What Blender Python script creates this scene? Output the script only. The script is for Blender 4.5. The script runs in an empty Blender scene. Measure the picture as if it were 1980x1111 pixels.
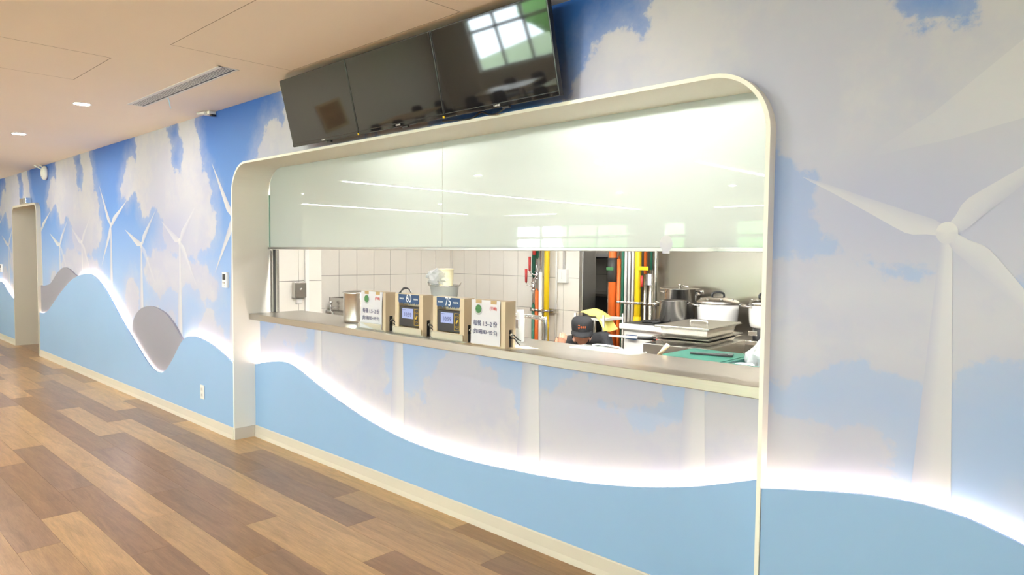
import bpy, bmesh, math, random
import numpy as np
from mathutils import Vector, Matrix
random.seed(7)
scene = bpy.context.scene
COL = scene.collection

# ---------------------------------------------------------------- camera, world, exposure
cam_d = bpy.data.cameras.new('camera')
cam_d.sensor_fit = 'HORIZONTAL'; cam_d.sensor_width = 36.0
cam_d.lens = 1335.34 / 1980 * 36.0
cam_d.clip_start = 0.05; cam_d.clip_end = 200
cam = bpy.data.objects.new('camera', cam_d); COL.objects.link(cam)
_yaw, _pitch, _roll = 0.760937, 0.0495327, -0.0095564
_f = Vector((-math.sin(_yaw) * math.cos(_pitch), math.cos(_yaw) * math.cos(_pitch), -math.sin(_pitch)))
_r = Vector((math.cos(_yaw), math.sin(_yaw), 0)); _d = _f.cross(_r)
_r2 = math.cos(_roll) * _r + math.sin(_roll) * _d
_d2 = -math.sin(_roll) * _r + math.cos(_roll) * _d
cam.matrix_world = Matrix(((_r2.x, -_d2.x, -_f.x, 0), (_r2.y, -_d2.y, -_f.y, 0), (_r2.z, -_d2.z, -_f.z, 1.5), (0, 0, 0, 1)))
scene.camera = cam

world = bpy.data.worlds.new('daylight'); scene.world = world; world.use_nodes = True
_bg = world.node_tree.nodes['Background']
_bg.inputs[0].default_value = (0.80, 0.90, 1.0, 1); _bg.inputs[1].default_value = 18.0
scene.view_settings.view_transform = 'Standard'; scene.view_settings.look = 'None'
scene.view_settings.gamma = 1.0; scene.view_settings.use_curve_mapping = False
scene.view_settings.exposure = 1.5
scene.cycles.use_denoising = True
scene.cycles.max_bounces = 8; scene.cycles.diffuse_bounces = 4; scene.cycles.glossy_bounces = 4
scene.cycles.transmission_bounces = 6; scene.cycles.transparent_max_bounces = 8
scene.cycles.sample_clamp_indirect = 20.0; scene.cycles.caustics_reflective = False; scene.cycles.caustics_refractive = False

# lamp strengths (all of them lamps the place has)
S_DOWN = 130.0       # recessed downlights
S_LINE = 40.0       # ceiling light lines in the dining hall
S_WAVE = 8.0        # strip behind the wavy panel
S_KIT = 9.6        # kitchen ceiling panels
WARM = (1.0, 0.80, 0.60)

# ---------------------------------------------------------------- materials
def new_mat(name):
    m = bpy.data.materials.new(name); m.use_nodes = True
    nt = m.node_tree
    return m, nt, nt.nodes['Principled BSDF']

def P(name, col, rough=0.5, metal=0.0, var=0.06, scale=8.0, stretch=(1, 1, 1), bump=0.0, spec=0.5, coat=0.0):
    m, nt, b = new_mat(name)
    N, L = nt.nodes, nt.links
    tc = N.new('ShaderNodeTexCoord'); mp = N.new('ShaderNodeMapping'); mp.inputs['Scale'].default_value = stretch
    L.new(tc.outputs['Object'], mp.inputs[0])
    nz = N.new('ShaderNodeTexNoise'); nz.inputs['Scale'].default_value = scale; nz.inputs['Detail'].default_value = 4
    L.new(mp.outputs[0], nz.inputs['Vector'])
    mx = N.new('ShaderNodeMix'); mx.data_type = 'RGBA'
    c = np.array(col)
    mx.inputs['A'].default_value = (*np.clip(c * (1 - var), 0, 1), 1); mx.inputs['B'].default_value = (*np.clip(c * (1 + var), 0, 1), 1)
    L.new(nz.outputs['Fac'], mx.inputs['Factor']); L.new(mx.outputs['Result'], b.inputs['Base Color'])
    b.inputs['Roughness'].default_value = rough; b.inputs['Metallic'].default_value = metal
    b.inputs['Specular IOR Level'].default_value = spec; b.inputs['Coat Weight'].default_value = coat
    if bump:
        bp = N.new('ShaderNodeBump'); bp.inputs['Strength'].default_value = bump; bp.inputs['Distance'].default_value = 0.01
        L.new(nz.outputs['Fac'], bp.inputs['Height']); L.new(bp.outputs[0], b.inputs['Normal'])
    return m

def EM(name, col, s):
    m, nt, b = new_mat(name)
    b.inputs['Base Color'].default_value = (0.8, 0.8, 0.8, 1)
    b.inputs['Emission Color'].default_value = (*col, 1); b.inputs['Emission Strength'].default_value = s
    return m

def CLEAR(name, col=(1, 1, 1), rough=0.05, alpha=0.25):
    m, nt, b = new_mat(name); N, L = nt.nodes, nt.links
    b.inputs['Base Color'].default_value = (*col, 1); b.inputs['Roughness'].default_value = rough
    tr = N.new('ShaderNodeBsdfTransparent'); tr.inputs[0].default_value = (*col, 1)
    mx = N.new('ShaderNodeMixShader'); mx.inputs[0].default_value = alpha
    L.new(tr.outputs[0], mx.inputs[1]); L.new(b.outputs[0], mx.inputs[2])
    L.new(mx.outputs[0], N['Material Output'].inputs[0])
    return m

M = {}
M['ceil'] = P('ceiling_paint', (0.93, 0.835, 0.73), 0.9, var=0.02, scale=1.5)
M['joint'] = P('shadow_joint', (0.30, 0.24, 0.18), 0.9, var=0.05)
M['frame'] = P('frame_paint', (0.90, 0.865, 0.775), 0.5, var=0.02, scale=3)
M['base'] = P('skirting_vinyl', (0.66, 0.60, 0.52), 0.42, var=0.03, scale=6)
M['blue'] = P('blue_panel', (0.295, 0.475, 0.75), 0.38, var=0.03, scale=2.0)
M['hill'] = P('grey_panel', (0.285, 0.28, 0.34), 0.5, var=0.03, scale=2.0)
M['steel'] = P('brushed_steel', (0.60, 0.585, 0.55), 0.26, 1.0, var=0.08, scale=30, stretch=(1, 1, 30), bump=0.02)
M['steelh'] = P('brushed_steel_along', (0.49, 0.465, 0.425), 0.30, 1.0, var=0.08, scale=6, stretch=(0.6, 30, 30), bump=0.02)
M['steelwall'] = P('steel_cladding', (0.40, 0.36, 0.30), 0.33, 1.0, var=0.05, scale=2.2, stretch=(0.5, 1, 1.6), bump=0.25)
M['railsteel'] = P('rail_steel', (0.36, 0.35, 0.33), 0.35, 1.0, var=0.06, scale=6, stretch=(0.6, 30, 30))
M['chrome'] = P('chrome', (0.78, 0.78, 0.78), 0.12, 1.0, var=0.02)
M['dark'] = P('black_plastic', (0.018, 0.018, 0.02), 0.4, var=0.1)
M['screen'] = P('screen_glass', (0.010, 0.010, 0.011), 0.035, var=0.05, spec=0.36)
M['bezel'] = P('screen_bezel', (0.012, 0.012, 0.013), 0.25, var=0.05)
M['white'] = P('white_plastic', (0.78, 0.77, 0.74), 0.4, var=0.03)
M['enamel'] = P('white_enamel', (0.82, 0.81, 0.79), 0.22, var=0.02)
M['tile'] = P('cream_tile', (0.80, 0.765, 0.70), 0.22, var=0.05, scale=3.0)
M['grout'] = P('grout', (0.20, 0.19, 0.175), 0.9, var=0.1, scale=20)
M['kfloor'] = P('kitchen_floor', (0.33, 0.25, 0.19), 0.5, var=0.1, scale=6)
M['kwall'] = P('kitchen_plaster', (0.74, 0.72, 0.68), 0.8, var=0.03, scale=3)
M['maple'] = P('maple_ply', (0.63, 0.51, 0.345), 0.45, var=0.10, scale=14, stretch=(1, 1, 0.08))
M['stick'] = P('wooden_stick', (0.74, 0.56, 0.33), 0.5, var=0.1, scale=20)
M['paper'] = P('paper', (0.64, 0.635, 0.675), 0.7, var=0.02, scale=20)
M['tape'] = P('brown_tape', (0.44, 0.29, 0.12), 0.35, var=0.05)
M['ink'] = P('dark_ink', (0.10, 0.10, 0.20), 0.8, var=0.05)
M['redink'] = P('red_ink', (0.62, 0.07, 0.07), 0.8, var=0.05)
M['leafgreen'] = P('leaf_print', (0.06, 0.20, 0.07), 0.7, var=0.6, scale=60)
M['bowl'] = P('bowl_print', (0.62, 0.64, 0.66), 0.7, var=0.05)
M['banner'] = P('blue_banner', (0.016, 0.065, 0.18), 0.5, var=0.35, scale=10)
M['whiteink'] = P('white_ink', (0.88, 0.90, 0.92), 0.6, var=0.02)
M['lcd'] = EM('lcd_backlight', (0.55, 0.62, 1.0), 0.21)
M['lcd'].node_tree.nodes['Principled BSDF'].inputs['Base Color'].default_value = (0.10, 0.12, 0.22, 1)
M['amber'] = P('amber_print', (0.62, 0.42, 0.05), 0.5, var=0.05)
M['device'] = P('terminal_face', (0.025, 0.025, 0.028), 0.3, var=0.08)
M['acrylic'] = CLEAR('clear_acrylic', (0.96, 0.97, 0.95), 0.08, 0.17)
M['polybag'] = CLEAR('thin_plastic', (0.80, 0.82, 0.83), 0.25, 0.30)
M['tub'] = CLEAR('cloudy_plastic', (0.86, 0.88, 0.86), 0.3, 0.45)
M['orange'] = P('orange_pipe', (0.80, 0.165, 0.03), 0.4, var=0.05)
M['yellow'] = P('yellow_pipe', (0.83, 0.57, 0.01), 0.4, var=0.05)
M['green'] = P('green_pipe', (0.03, 0.16, 0.10), 0.4, var=0.06)
M['red'] = P('red_lever', (0.56, 0.045, 0.04), 0.4, var=0.06)
M['hose'] = P('black_hose', (0.03, 0.03, 0.03), 0.5, var=0.1)
M['crate'] = P('green_crate', (0.008, 0.085, 0.062), 0.42, var=0.10, scale=12)
M['cloth'] = P('yellow_cloth', (0.86, 0.76, 0.22), 0.9, var=0.10, scale=20, bump=0.2)
M['black_cloth'] = P('black_cloth', (0.022, 0.023, 0.027), 0.85, var=0.2, scale=40, bump=0.2)
M['skin'] = P('skin', (0.56, 0.30, 0.20), 0.5, var=0.10, scale=18)
M['hair'] = P('dark_hair', (0.025, 0.020, 0.018), 0.6, var=0.2, scale=60)
M['emblem'] = P('orange_thread', (0.95, 0.20, 0.03), 0.6, var=0.05)
M['cream'] = P('cream_plastic', (0.86, 0.78, 0.52), 0.5, var=0.06, scale=20)
M['ribbon'] = P('blue_ribbon', (0.42, 0.60, 0.78), 0.6, var=0.05)
M['iron'] = P('cast_iron', (0.03, 0.03, 0.032), 0.5, var=0.2, scale=30)
M['chair'] = P('dark_chair', (0.03, 0.028, 0.028), 0.5, var=0.15)
M['redchair'] = P('red_chair', (0.42, 0.06, 0.05), 0.5, var=0.1)
M['tabletop'] = P('beech_top', (0.60, 0.42, 0.25), 0.35, var=0.12, scale=9, stretch=(0.2, 2, 1))
M['wallpaint'] = P('hall_paint', (0.68, 0.63, 0.55), 0.8, var=0.02, scale=2)
M['greenery'] = P('garden_leaves', (0.22, 0.42, 0.14), 0.9, var=0.5, scale=14)
M['lawn'] = P('garden_lawn', (0.30, 0.36, 0.20), 0.9, var=0.3, scale=3)
M['art'] = P('brown_artwork', (0.40, 0.22, 0.10), 0.6, var=0.5, scale=3)
M['down'] = EM('downlight_glow', (1.0, 0.97, 0.93), S_DOWN)
M['line'] = EM('light_line_glow', (1.0, 0.98, 0.96), S_LINE)
M['wave'] = EM('wave_strip_glow', (1.0, 0.80, 0.66), S_WAVE)
M['kit'] = EM('kitchen_panel_glow', (1.0, 0.98, 0.94), S_KIT)
M['kitb'] = EM('serving_panel_glow', (1.0, 1.0, 0.96), S_KIT * 12.0)
M['kitc'] = EM('join_panel_glow', (1.0, 1.0, 0.96), S_KIT * 25.0)

# frosted white-green panel glass: lets the kitchen light through and mirrors the hall
def milk_glass():
    m, nt, b = new_mat('milky_glass'); N, L = nt.nodes, nt.links
    nz = N.new('ShaderNodeTexNoise'); nz.inputs['Scale'].default_value = 1.2
    mx = N.new('ShaderNodeMix'); mx.data_type = 'RGBA'
    mx.inputs['A'].default_value = (0.50, 0.545, 0.52, 1); mx.inputs['B'].default_value = (0.53, 0.565, 0.54, 1)
    L.new(nz.outputs['Fac'], mx.inputs['Factor'])
    df = N.new('ShaderNodeBsdfDiffuse'); tl = N.new('ShaderNodeBsdfTranslucent'); gl = N.new('ShaderNodeBsdfGlossy')
    L.new(mx.outputs['Result'], df.inputs[0]); L.new(mx.outputs['Result'], tl.inputs[0])
    gl.inputs['Roughness'].default_value = 0.015; gl.inputs[0].default_value = (0.95, 1, 0.97, 1)
    a = N.new('ShaderNodeMixShader'); a.inputs[0].default_value = 0.36
    L.new(df.outputs[0], a.inputs[1]); L.new(tl.outputs[0], a.inputs[2])
    fr = N.new('ShaderNodeFresnel'); fr.inputs[0].default_value = 1.55
    ge = N.new('ShaderNodeNewGeometry'); sb = N.new('ShaderNodeMath'); sb.operation = 'SUBTRACT'; sb.inputs[0].default_value = 1.0; L.new(ge.outputs['Backfacing'], sb.inputs[1])
    ml = N.new('ShaderNodeMath'); ml.operation = 'MULTIPLY'; L.new(fr.outputs[0], ml.inputs[0]); L.new(sb.outputs[0], ml.inputs[1])
    c = N.new('ShaderNodeMixShader'); L.new(ml.outputs[0], c.inputs[0]); L.new(a.outputs[0], c.inputs[1]); L.new(gl.outputs[0], c.inputs[2])
    L.new(c.outputs[0], N['Material Output'].inputs[0])
    return m
M['milk'] = milk_glass()
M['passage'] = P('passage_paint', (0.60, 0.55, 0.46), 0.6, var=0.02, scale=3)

# plank wood: tone comes from each plank's own object colour
def plank_mat():
    m, nt, b = new_mat('oak_vinyl'); N, L = nt.nodes, nt.links
    tc = N.new('ShaderNodeTexCoord'); oi = N.new('ShaderNodeObjectInfo')
    ad = N.new('ShaderNodeVectorMath'); ad.operation = 'ADD'
    sc = N.new('ShaderNodeVectorMath'); sc.operation = 'SCALE'; sc.inputs['Scale'].default_value = 37.0
    cb = N.new('ShaderNodeCombineXYZ'); L.new(oi.outputs['Random'], cb.inputs[0]); L.new(oi.outputs['Random'], cb.inputs[1])
    L.new(cb.outputs[0], sc.inputs[0]); L.new(tc.outputs['Object'], ad.inputs[0]); L.new(sc.outputs[0], ad.inputs[1])
    mp = N.new('ShaderNodeMapping'); mp.inputs['Scale'].default_value = (1.0, 9.0, 1.0); L.new(ad.outputs[0], mp.inputs[0])
    n1 = N.new('ShaderNodeTexNoise'); n1.inputs['Scale'].default_value = 2.2; n1.inputs['Detail'].default_value = 6; n1.inputs['Distortion'].default_value = 1.2
    n2 = N.new('ShaderNodeTexNoise'); n2.inputs['Scale'].default_value = 14; n2.inputs['Detail'].default_value = 5
    mp2 = N.new('ShaderNodeMapping'); mp2.inputs['Scale'].default_value = (1.0, 14.0, 1.0); L.new(ad.outputs[0], mp2.inputs[0])
    L.new(mp.outputs[0], n1.inputs['Vector']); L.new(mp2.outputs[0], n2.inputs['Vector'])
    mth = N.new('ShaderNodeMath'); mth.operation = 'MULTIPLY_ADD'; mth.inputs[1].default_value = 0.6; mth.inputs[2].default_value = 0.0
    L.new(n1.outputs['Fac'], mth.inputs[0])
    mt2 = N.new('ShaderNodeMath'); mt2.operation = 'MULTIPLY_ADD'; mt2.inputs[1].default_value = 0.4
    L.new(n2.outputs['Fac'], mt2.inputs[0]); L.new(mth.outputs[0], mt2.inputs[2])
    rp = N.new('ShaderNodeValToRGB')
    rp.color_ramp.elements[0].position = 0.30; rp.color_ramp.elements[0].color = (0.72, 0.69, 0.68, 1)
    rp.color_ramp.elements[1].position = 0.68; rp.color_ramp.elements[1].color = (1.22, 1.20, 1.16, 1)
    L.new(mt2.outputs[0], rp.inputs[0])
    mx = N.new('ShaderNodeMix'); mx.data_type = 'RGBA'; mx.blend_type = 'MULTIPLY'; mx.inputs['Factor'].default_value = 1.0
    L.new(oi.outputs['Color'], mx.inputs['A']); L.new(rp.outputs[0], mx.inputs['B']); L.new(mx.outputs['Result'], b.inputs['Base Color'])
    b.inputs['Roughness'].default_value = 0.28; b.inputs['Specular IOR Level'].default_value = 0.38
    bp = N.new('ShaderNodeBump'); bp.inputs['Strength'].default_value = 0.08; bp.inputs['Distance'].default_value = 0.004
    L.new(mt2.outputs[0], bp.inputs['Height']); L.new(bp.outputs[0], b.inputs['Normal'])
    return m
M['plank'] = plank_mat()

# printed mural: the sky, clouds from the 'cloud' attribute roughened by noise, turbines mixed in by 'ink'
def mural_mat():
    m, nt, b = new_mat('sky_mural_print'); N, L = nt.nodes, nt.links
    def math_(op, a, bb=None, c=None, clamp=False):
        n = N.new('ShaderNodeMath'); n.operation = op; n.use_clamp = clamp
        for i, v in enumerate((a, bb, c)):
            if v is None: continue
            if isinstance(v, (int, float)): n.inputs[i].default_value = v
            else: L.new(v, n.inputs[i])
        return n.outputs[0]
    def mix(f, a, bb):
        n = N.new('ShaderNodeMix'); n.data_type = 'RGBA'
        for k, v in (('Factor', f), ('A', a), ('B', bb)):
            if isinstance(v, (int, float)): n.inputs[k].default_value = v
            elif isinstance(v, tuple): n.inputs[k].default_value = (*v, 1)
            else: L.new(v, n.inputs[k])
        return n.outputs['Result']
    def noise(vec, s, d, rough=0.55):
        n = N.new('ShaderNodeTexNoise'); n.inputs['Scale'].default_value = s; n.inputs['Detail'].default_value = d
        n.inputs['Roughness'].default_value = rough; L.new(vec, n.inputs['Vector']); return n.outputs['Fac']
    tc = N.new('ShaderNodeTexCoord'); sp = N.new('ShaderNodeSeparateXYZ'); L.new(tc.outputs['Object'], sp.inputs[0])
    u = math_('WRAP', math_('ADD', sp.outputs[0], 8.41), 3.0, 0.0)
    cb = N.new('ShaderNodeCombineXYZ'); L.new(u, cb.inputs[0]); L.new(sp.outputs[2], cb.inputs[1])
    vec = cb.outputs[0]
    at = N.new('ShaderNodeAttribute'); at.attribute_name = 'cloud'
    ink = N.new('ShaderNodeAttribute'); ink.attribute_name = 'ink'
    shd = N.new('ShaderNodeAttribute'); shd.attribute_name = 'shade'
    n1 = noise(vec, 3.4, 2); n2 = noise(vec, 9.0, 6, 0.62); n3 = noise(vec, 1.7, 4); n4 = noise(vec, 30.0, 3)
    k = math_('ADD', math_('MULTIPLY', math_('SUBTRACT', n1, 0.5), 0.16), math_('MULTIPLY', math_('SUBTRACT', n2, 0.5), 0.20))
    k = math_('ADD', k, math_('MULTIPLY', math_('SUBTRACT', n4, 0.5), 0.03))
    d = math_('ADD', at.outputs['Fac'], k)
    hard = N.new('ShaderNodeMapRange'); hard.interpolation_type = 'SMOOTHSTEP'
    L.new(d, hard.inputs[0]); hard.inputs[1].default_value = -0.028; hard.inputs[2].default_value = 0.022
    wisp = N.new('ShaderNodeMapRange'); wisp.interpolation_type = 'SMOOTHSTEP'
    L.new(d, wisp.inputs[0]); wisp.inputs[1].default_value = -0.20; wisp.inputs[2].default_value = 0.06
    fac = math_('MAXIMUM', hard.outputs[0], math_('MULTIPLY', wisp.outputs[0], 0.45))
    # sky
    ramp = N.new('ShaderNodeValToRGB'); rz = N.new('ShaderNodeMapRange'); L.new(sp.outputs[2], rz.inputs[0])
    rz.inputs[1].default_value = 0.5; rz.inputs[2].default_value = 2.65; L.new(rz.outputs[0], ramp.inputs[0])
    e = ramp.color_ramp.elements
    e[0].position = 0.0; e[0].color = (0.37, 0.48, 0.70, 1); e[1].position = 1.0; e[1].color = (0.036, 0.14, 0.52, 1)
    x = e.new(0.35); x.color = (0.30, 0.44, 0.71, 1)
    x = e.new(0.65); x.color = (0.135, 0.295, 0.67, 1)
    x = e.new(0.85); x.color = (0.07, 0.215, 0.62, 1)
    # cloud body: near white with lavender hollows
    cs = N.new('ShaderNodeMapRange'); cs.interpolation_type = 'SMOOTHSTEP'
    L.new(math_('ADD', math_('MULTIPLY', n3, 0.7), math_('MULTIPLY', n2, 0.3)), cs.inputs[0]); cs.inputs[1].default_value = 0.40; cs.inputs[2].default_value = 0.60
    sof = N.new('ShaderNodeAttribute'); sof.attribute_name = 'haze'
    lav = math_('MAXIMUM', math_('MULTIPLY', math_('SUBTRACT', 1.0, cs.outputs[0]), 0.45), sof.outputs['Fac'])
    cc = mix(lav, (0.53, 0.525, 0.585), (0.38, 0.40, 0.59))
    sky = mix(math_('MULTIPLY', sof.outputs['Fac'], 0.7), ramp.outputs[0], (0.41, 0.44, 0.61))
    col = mix(fac, sky, cc)
    tb = mix(shd.outputs['Fac'], (0.63, 0.62, 0.645), (0.40, 0.41, 0.56))
    col = mix(ink.outputs['Fac'], col, tb)
    L.new(col, b.inputs['Base Color'])
    b.inputs['Roughness'].default_value = 0.48; b.inputs['Specular IOR Level'].default_value = 0.35
    return m
M['mural'] = mural_mat()

# ---------------------------------------------------------------- mesh helpers
class B:
    """collects boxes, tubes and lathes; obj() links them as one mesh object"""
    def __init__(s): s.v = []; s.f = []; s.sm = []; s.mi = []; s.cur = 0
    def add(s, vs, fs, smooth=False):
        o = len(s.v); s.v += [tuple(map(float, p)) for p in vs]
        for q in fs: s.f.append([i + o for i in q]); s.sm.append(smooth); s.mi.append(s.cur)
        return s
    def box(s, x0, x1, y0, y1, z0, z1, bev=0.0, R=None):
        if bev <= 0:
            vs = [(x, y, z) for x in (x0, x1) for y in (y0, y1) for z in (z0, z1)]
            fs = [(0, 1, 3, 2), (4, 6, 7, 5), (0, 4, 5, 1), (2, 3, 7, 6), (0, 2, 6, 4), (1, 5, 7, 3)]
        else:
            bm = bmesh.new(); bmesh.ops.create_cube(bm, size=1.0)
            for v in bm.verts:
                v.co = Vector(((x0 + x1) / 2 + v.co.x * (x1 - x0), (y0 + y1) / 2 + v.co.y * (y1 - y0), (z0 + z1) / 2 + v.co.z * (z1 - z0)))
            bmesh.ops.bevel(bm, geom=bm.edges[:], offset=bev, segments=2, profile=0.5, affect='EDGES')
            bm.verts.index_update(); vs = [v.co[:] for v in bm.verts]; fs = [[v.index for v in f.verts] for f in bm.faces]; bm.free()
        if R is not None: vs = [tuple(R @ Vector(v)) for v in vs]
        return s.add(vs, fs)
    def tube(s, pts, r, seg=12, caps=True, closed=False):
        pts = [Vector(p) for p in pts]; n = len(pts); rs = r if isinstance(r, (list, tuple)) else [r] * n
        vs = []; prev = None
        for i, p in enumerate(pts):
            a = pts[(i - 1) % n] if (closed or i > 0) else p; c = pts[(i + 1) % n] if (closed or i < n - 1) else p
            t = (c - a).normalized()
            if prev is None:
                ref = Vector((0, 0, 1)) if abs(t.z) < 0.9 else Vector((1, 0, 0)); nx = t.cross(ref).normalized()
            else: nx = (prev - t * prev.dot(t)).normalized()
            prev = nx; ny = t.cross(nx)
            for k in range(seg):
                an = 2 * math.pi * k / seg; vs.append(p + (nx * math.cos(an) + ny * math.sin(an)) * rs[i])
        fs = []
        for i in range(n if closed else n - 1):
            j = (i + 1) % n
            for k in range(seg):
                fs.append((i * seg + k, i * seg + (k + 1) % seg, j * seg + (k + 1) % seg, j * seg + k))
        s.add(vs, fs, True)
        if caps and not closed:
            o = len(s.v) - len(vs)
            s.f.append([o + k for k in range(seg)][::-1]); s.sm.append(False); s.mi.append(s.cur)
            s.f.append([o + (n - 1) * seg + k for k in range(seg)]); s.sm.append(False); s.mi.append(s.cur)
        return s
    def lathe(s, prof, c=(0, 0, 0), seg=32, sx=1.0, sy=1.0):
        n = len(prof); vs = []
        for r, z in prof:
            for k in range(seg):
                a = 2 * math.pi * k / seg; vs.append((c[0] + r * sx * math.cos(a), c[1] + r * sy * math.sin(a), c[2] + z))
        fs = [(i * seg + k, i * seg + (k + 1) % seg, (i + 1) * seg + (k + 1) % seg, (i + 1) * seg + k) for i in range(n - 1) for k in range(seg)]
        s.add(vs, fs, True); o = len(s.v) - len(vs)
        for i, rev in ((0, True), (n - 1, False)):
            if prof[i][0] > 1e-5:
                q = [o + i * seg + k for k in range(seg)]; s.f.append(q[::-1] if rev else q); s.sm.append(False); s.mi.append(s.cur)
        return s
    def prism_y(s, poly, y0, y1):      # polygon of (x, z) extruded along y
        n = len(poly); vs = [(x, y0, z) for x, z in poly] + [(x, y1, z) for x, z in poly]
        fs = [list(range(n)), list(range(2 * n - 1, n - 1, -1))] + [(i, n + i, n + (i + 1) % n, (i + 1) % n) for i in range(n)]
        return s.add(vs, fs)
    def prism_z(s, poly, z0, z1):
        n = len(poly); vs = [(x, y, z0) for x, y in poly] + [(x, y, z1) for x, y in poly]
        fs = [list(range(n))[::-1], list(range(n, 2 * n))] + [(i, (i + 1) % n, n + (i + 1) % n, n + i) for i in range(n)]
        return s.add(vs, fs)
    def obj(s, name, mat, parent=None, fix=True):
        me = bpy.data.meshes.new(name); me.from_pydata(s.v, [], s.f)
        for p, q, mi in zip(me.polygons, s.sm, s.mi): p.use_smooth = q; p.material_index = mi
        for mm in (mat if isinstance(mat, (list, tuple)) else [mat]): me.materials.append(M[mm] if isinstance(mm, str) else mm)
        if fix:
            bm = bmesh.new(); bm.from_mesh(me); bmesh.ops.recalc_face_normals(bm, faces=bm.faces[:]); bm.to_mesh(me); bm.free()
        me.update(); o = bpy.data.objects.new(name, me); COL.objects.link(o)
        if parent is not None: o.parent = parent
        return o

def tag(o, label, cat=None, group=None, kind=None):
    o['label'] = label
    if cat: o['category'] = cat
    if group: o['group'] = group
    if kind: o['kind'] = kind
    return o
def empty(name, loc=(0, 0, 0), rz=0.0):
    o = bpy.data.objects.new(name, None); COL.objects.link(o); o.location = loc; o.rotation_euler = (0, 0, rz); o.empty_display_size = 0.1
    return o
def struct(o, label=None):
    o['kind'] = 'structure'
    if label: o['label'] = label
    return o
def copy_tree(o, parent=None):
    c = o.copy(); COL.objects.link(c)
    if parent is not None: c.parent = parent
    for ch in list(o.children): copy_tree(ch, c)
    return c
def text(name, body, size, loc, mat, parent, rot=(math.pi / 2, 0, 0), depth=0.0004, align='CENTER', sx=1.0):
    cu = bpy.data.curves.new(name, 'FONT'); cu.body = body; cu.size = size; cu.align_x = align; cu.align_y = 'CENTER'; cu.extrude = depth
    cu.resolution_u = 3
    t = bpy.data.objects.new(name, cu); COL.objects.link(t); bpy.context.view_layer.update()
    me = bpy.data.meshes.new_from_object(t.evaluated_get(bpy.context.evaluated_depsgraph_get()))
    bpy.data.objects.remove(t); bpy.data.curves.remove(cu)
    me.materials.clear(); me.materials.append(M[mat])
    o = bpy.data.objects.new(name, me); COL.objects.link(o); o.location = loc; o.rotation_euler = rot; o.scale = (sx, 1, 1)
    if parent is not None: o.parent = parent
    return o
def spline(pts, n=6):
    """Catmull-Rom through 2-D or 3-D points"""
    p = [np.array(q, float) for q in pts]; p = [2 * p[0] - p[1]] + p + [2 * p[-1] - p[-2]]; out = []
    for i in range(1, len(p) - 2):
        for k in range(n):
            t = k / n
            out.append(0.5 * (2 * p[i] + (p[i + 1] - p[i - 1]) * t + (2 * p[i - 1] - 5 * p[i] + 4 * p[i + 1] - p[i + 2]) * t * t + (3 * p[i] - p[i - 1] - 3 * p[i + 1] + p[i + 2]) * t ** 3))
    out.append(p[-2]); return [tuple(map(float, q)) for q in out]

# ---------------------------------------------------------------- layout constants (metres; x along the mural wall, y into the kitchen)
YF, YP, YM = 2.410, 2.415, 2.458            # frame front, wavy panel front, mural wall
YR, YRM = 2.585, 2.630                      # recess panel front, recess mural
ZC = 2.635                                  # ceiling
FXL, FXR, FZT, FR = -5.335, -1.042, 2.176, 0.23   # serving opening, outside of the frame
FT = 0.016
DXL, DXR, DZT, DR = -12.92, -11.42, 2.145, 0.13   # doorway

def arch(xl, xr, zt, r, n=12, z0=0.0):
    p = [(xl, z0)]
    for i in range(n + 1):
        a = math.pi - i * math.pi / 2 / n; p.append((xl + r + r * math.cos(a), zt - r + r * math.sin(a)))
    for i in range(n + 1):
        a = math.pi / 2 - i * math.pi / 2 / n; p.append((xr - r + r * math.cos(a), zt - r + r * math.sin(a)))
    p.append((xr, z0)); return p
def arch_z(x, xl, xr, zt, r):
    if x <= xl + r: q = xl + r - x
    elif x >= xr - r: q = x - (xr - r)
    else: return zt
    return zt - r + math.sqrt(max(r * r - q * q, 0))

# ---- mural artwork ------------------------------------------------
CLOUDS = [
 [(0.36,2.05),(0.33,2.14),(0.42,2.30),(0.50,2.38),(0.58,2.43),(0.68,2.46),(0.78,2.43),(0.83,2.40),(0.80,2.60),(0.86,2.80),(2.26,2.80),(2.31,2.62),(2.38,2.38),(2.45,2.22),(2.56,2.10),(2.66,1.98),(2.60,1.91),(2.70,1.82),(2.66,1.64),(2.58,1.55),(2.38,1.49),(2.26,1.42),(2.0,1.42),(1.70,1.50),(1.52,1.62),(1.50,1.78),(1.38,1.86),(1.24,1.90),(1.10,1.82),(0.97,1.84),(0.87,1.98),(0.78,2.10),(0.64,2.08),(0.54,2.00)],
 [(1.02,1.30),(1.12,1.42),(1.25,1.50),(1.48,1.52),(1.65,1.46),(2.0,1.44),(2.25,1.40),(2.43,1.37),(2.64,1.31),(2.74,1.20),(2.70,1.10),(2.45,1.06),(2.25,1.16),(2.05,1.20),(1.92,1.08),(1.82,1.08),(1.70,1.14),(1.55,1.08),(1.40,1.04),(1.16,1.14)],
 [(0.44,1.02),(0.48,1.13),(0.60,1.22),(0.74,1.21),(0.82,1.14),(0.86,0.98),(0.80,0.80),(0.45,0.80)],
 [(2.28,0.86),(2.40,0.90),(2.50,1.00),(2.58,0.99),(2.63,0.90),(2.76,0.90),(2.84,0.83),(2.94,0.80),(2.98,0.40),(2.2,0.40),(2.16,0.62),(2.2,0.76)],
 [(1.02,0.90),(1.35,0.97),(1.50,0.94),(1.70,0.96),(1.78,0.90),(1.80,0.60),(1.7,0.4),(0.0,0.4),(0.0,0.68),(0.2,0.86),(0.35,0.92),(0.5,0.80),(0.8,0.70)],
 [(-0.2,0.62),(3.2,0.62),(3.2,0.2),(-0.2,0.2)],
]
HOLES = [(1.87, 2.37, 0.14, 0.16), (1.80, 2.56, 0.13, 0.10), (1.43, 1.68, 0.09, 0.14)]
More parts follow.
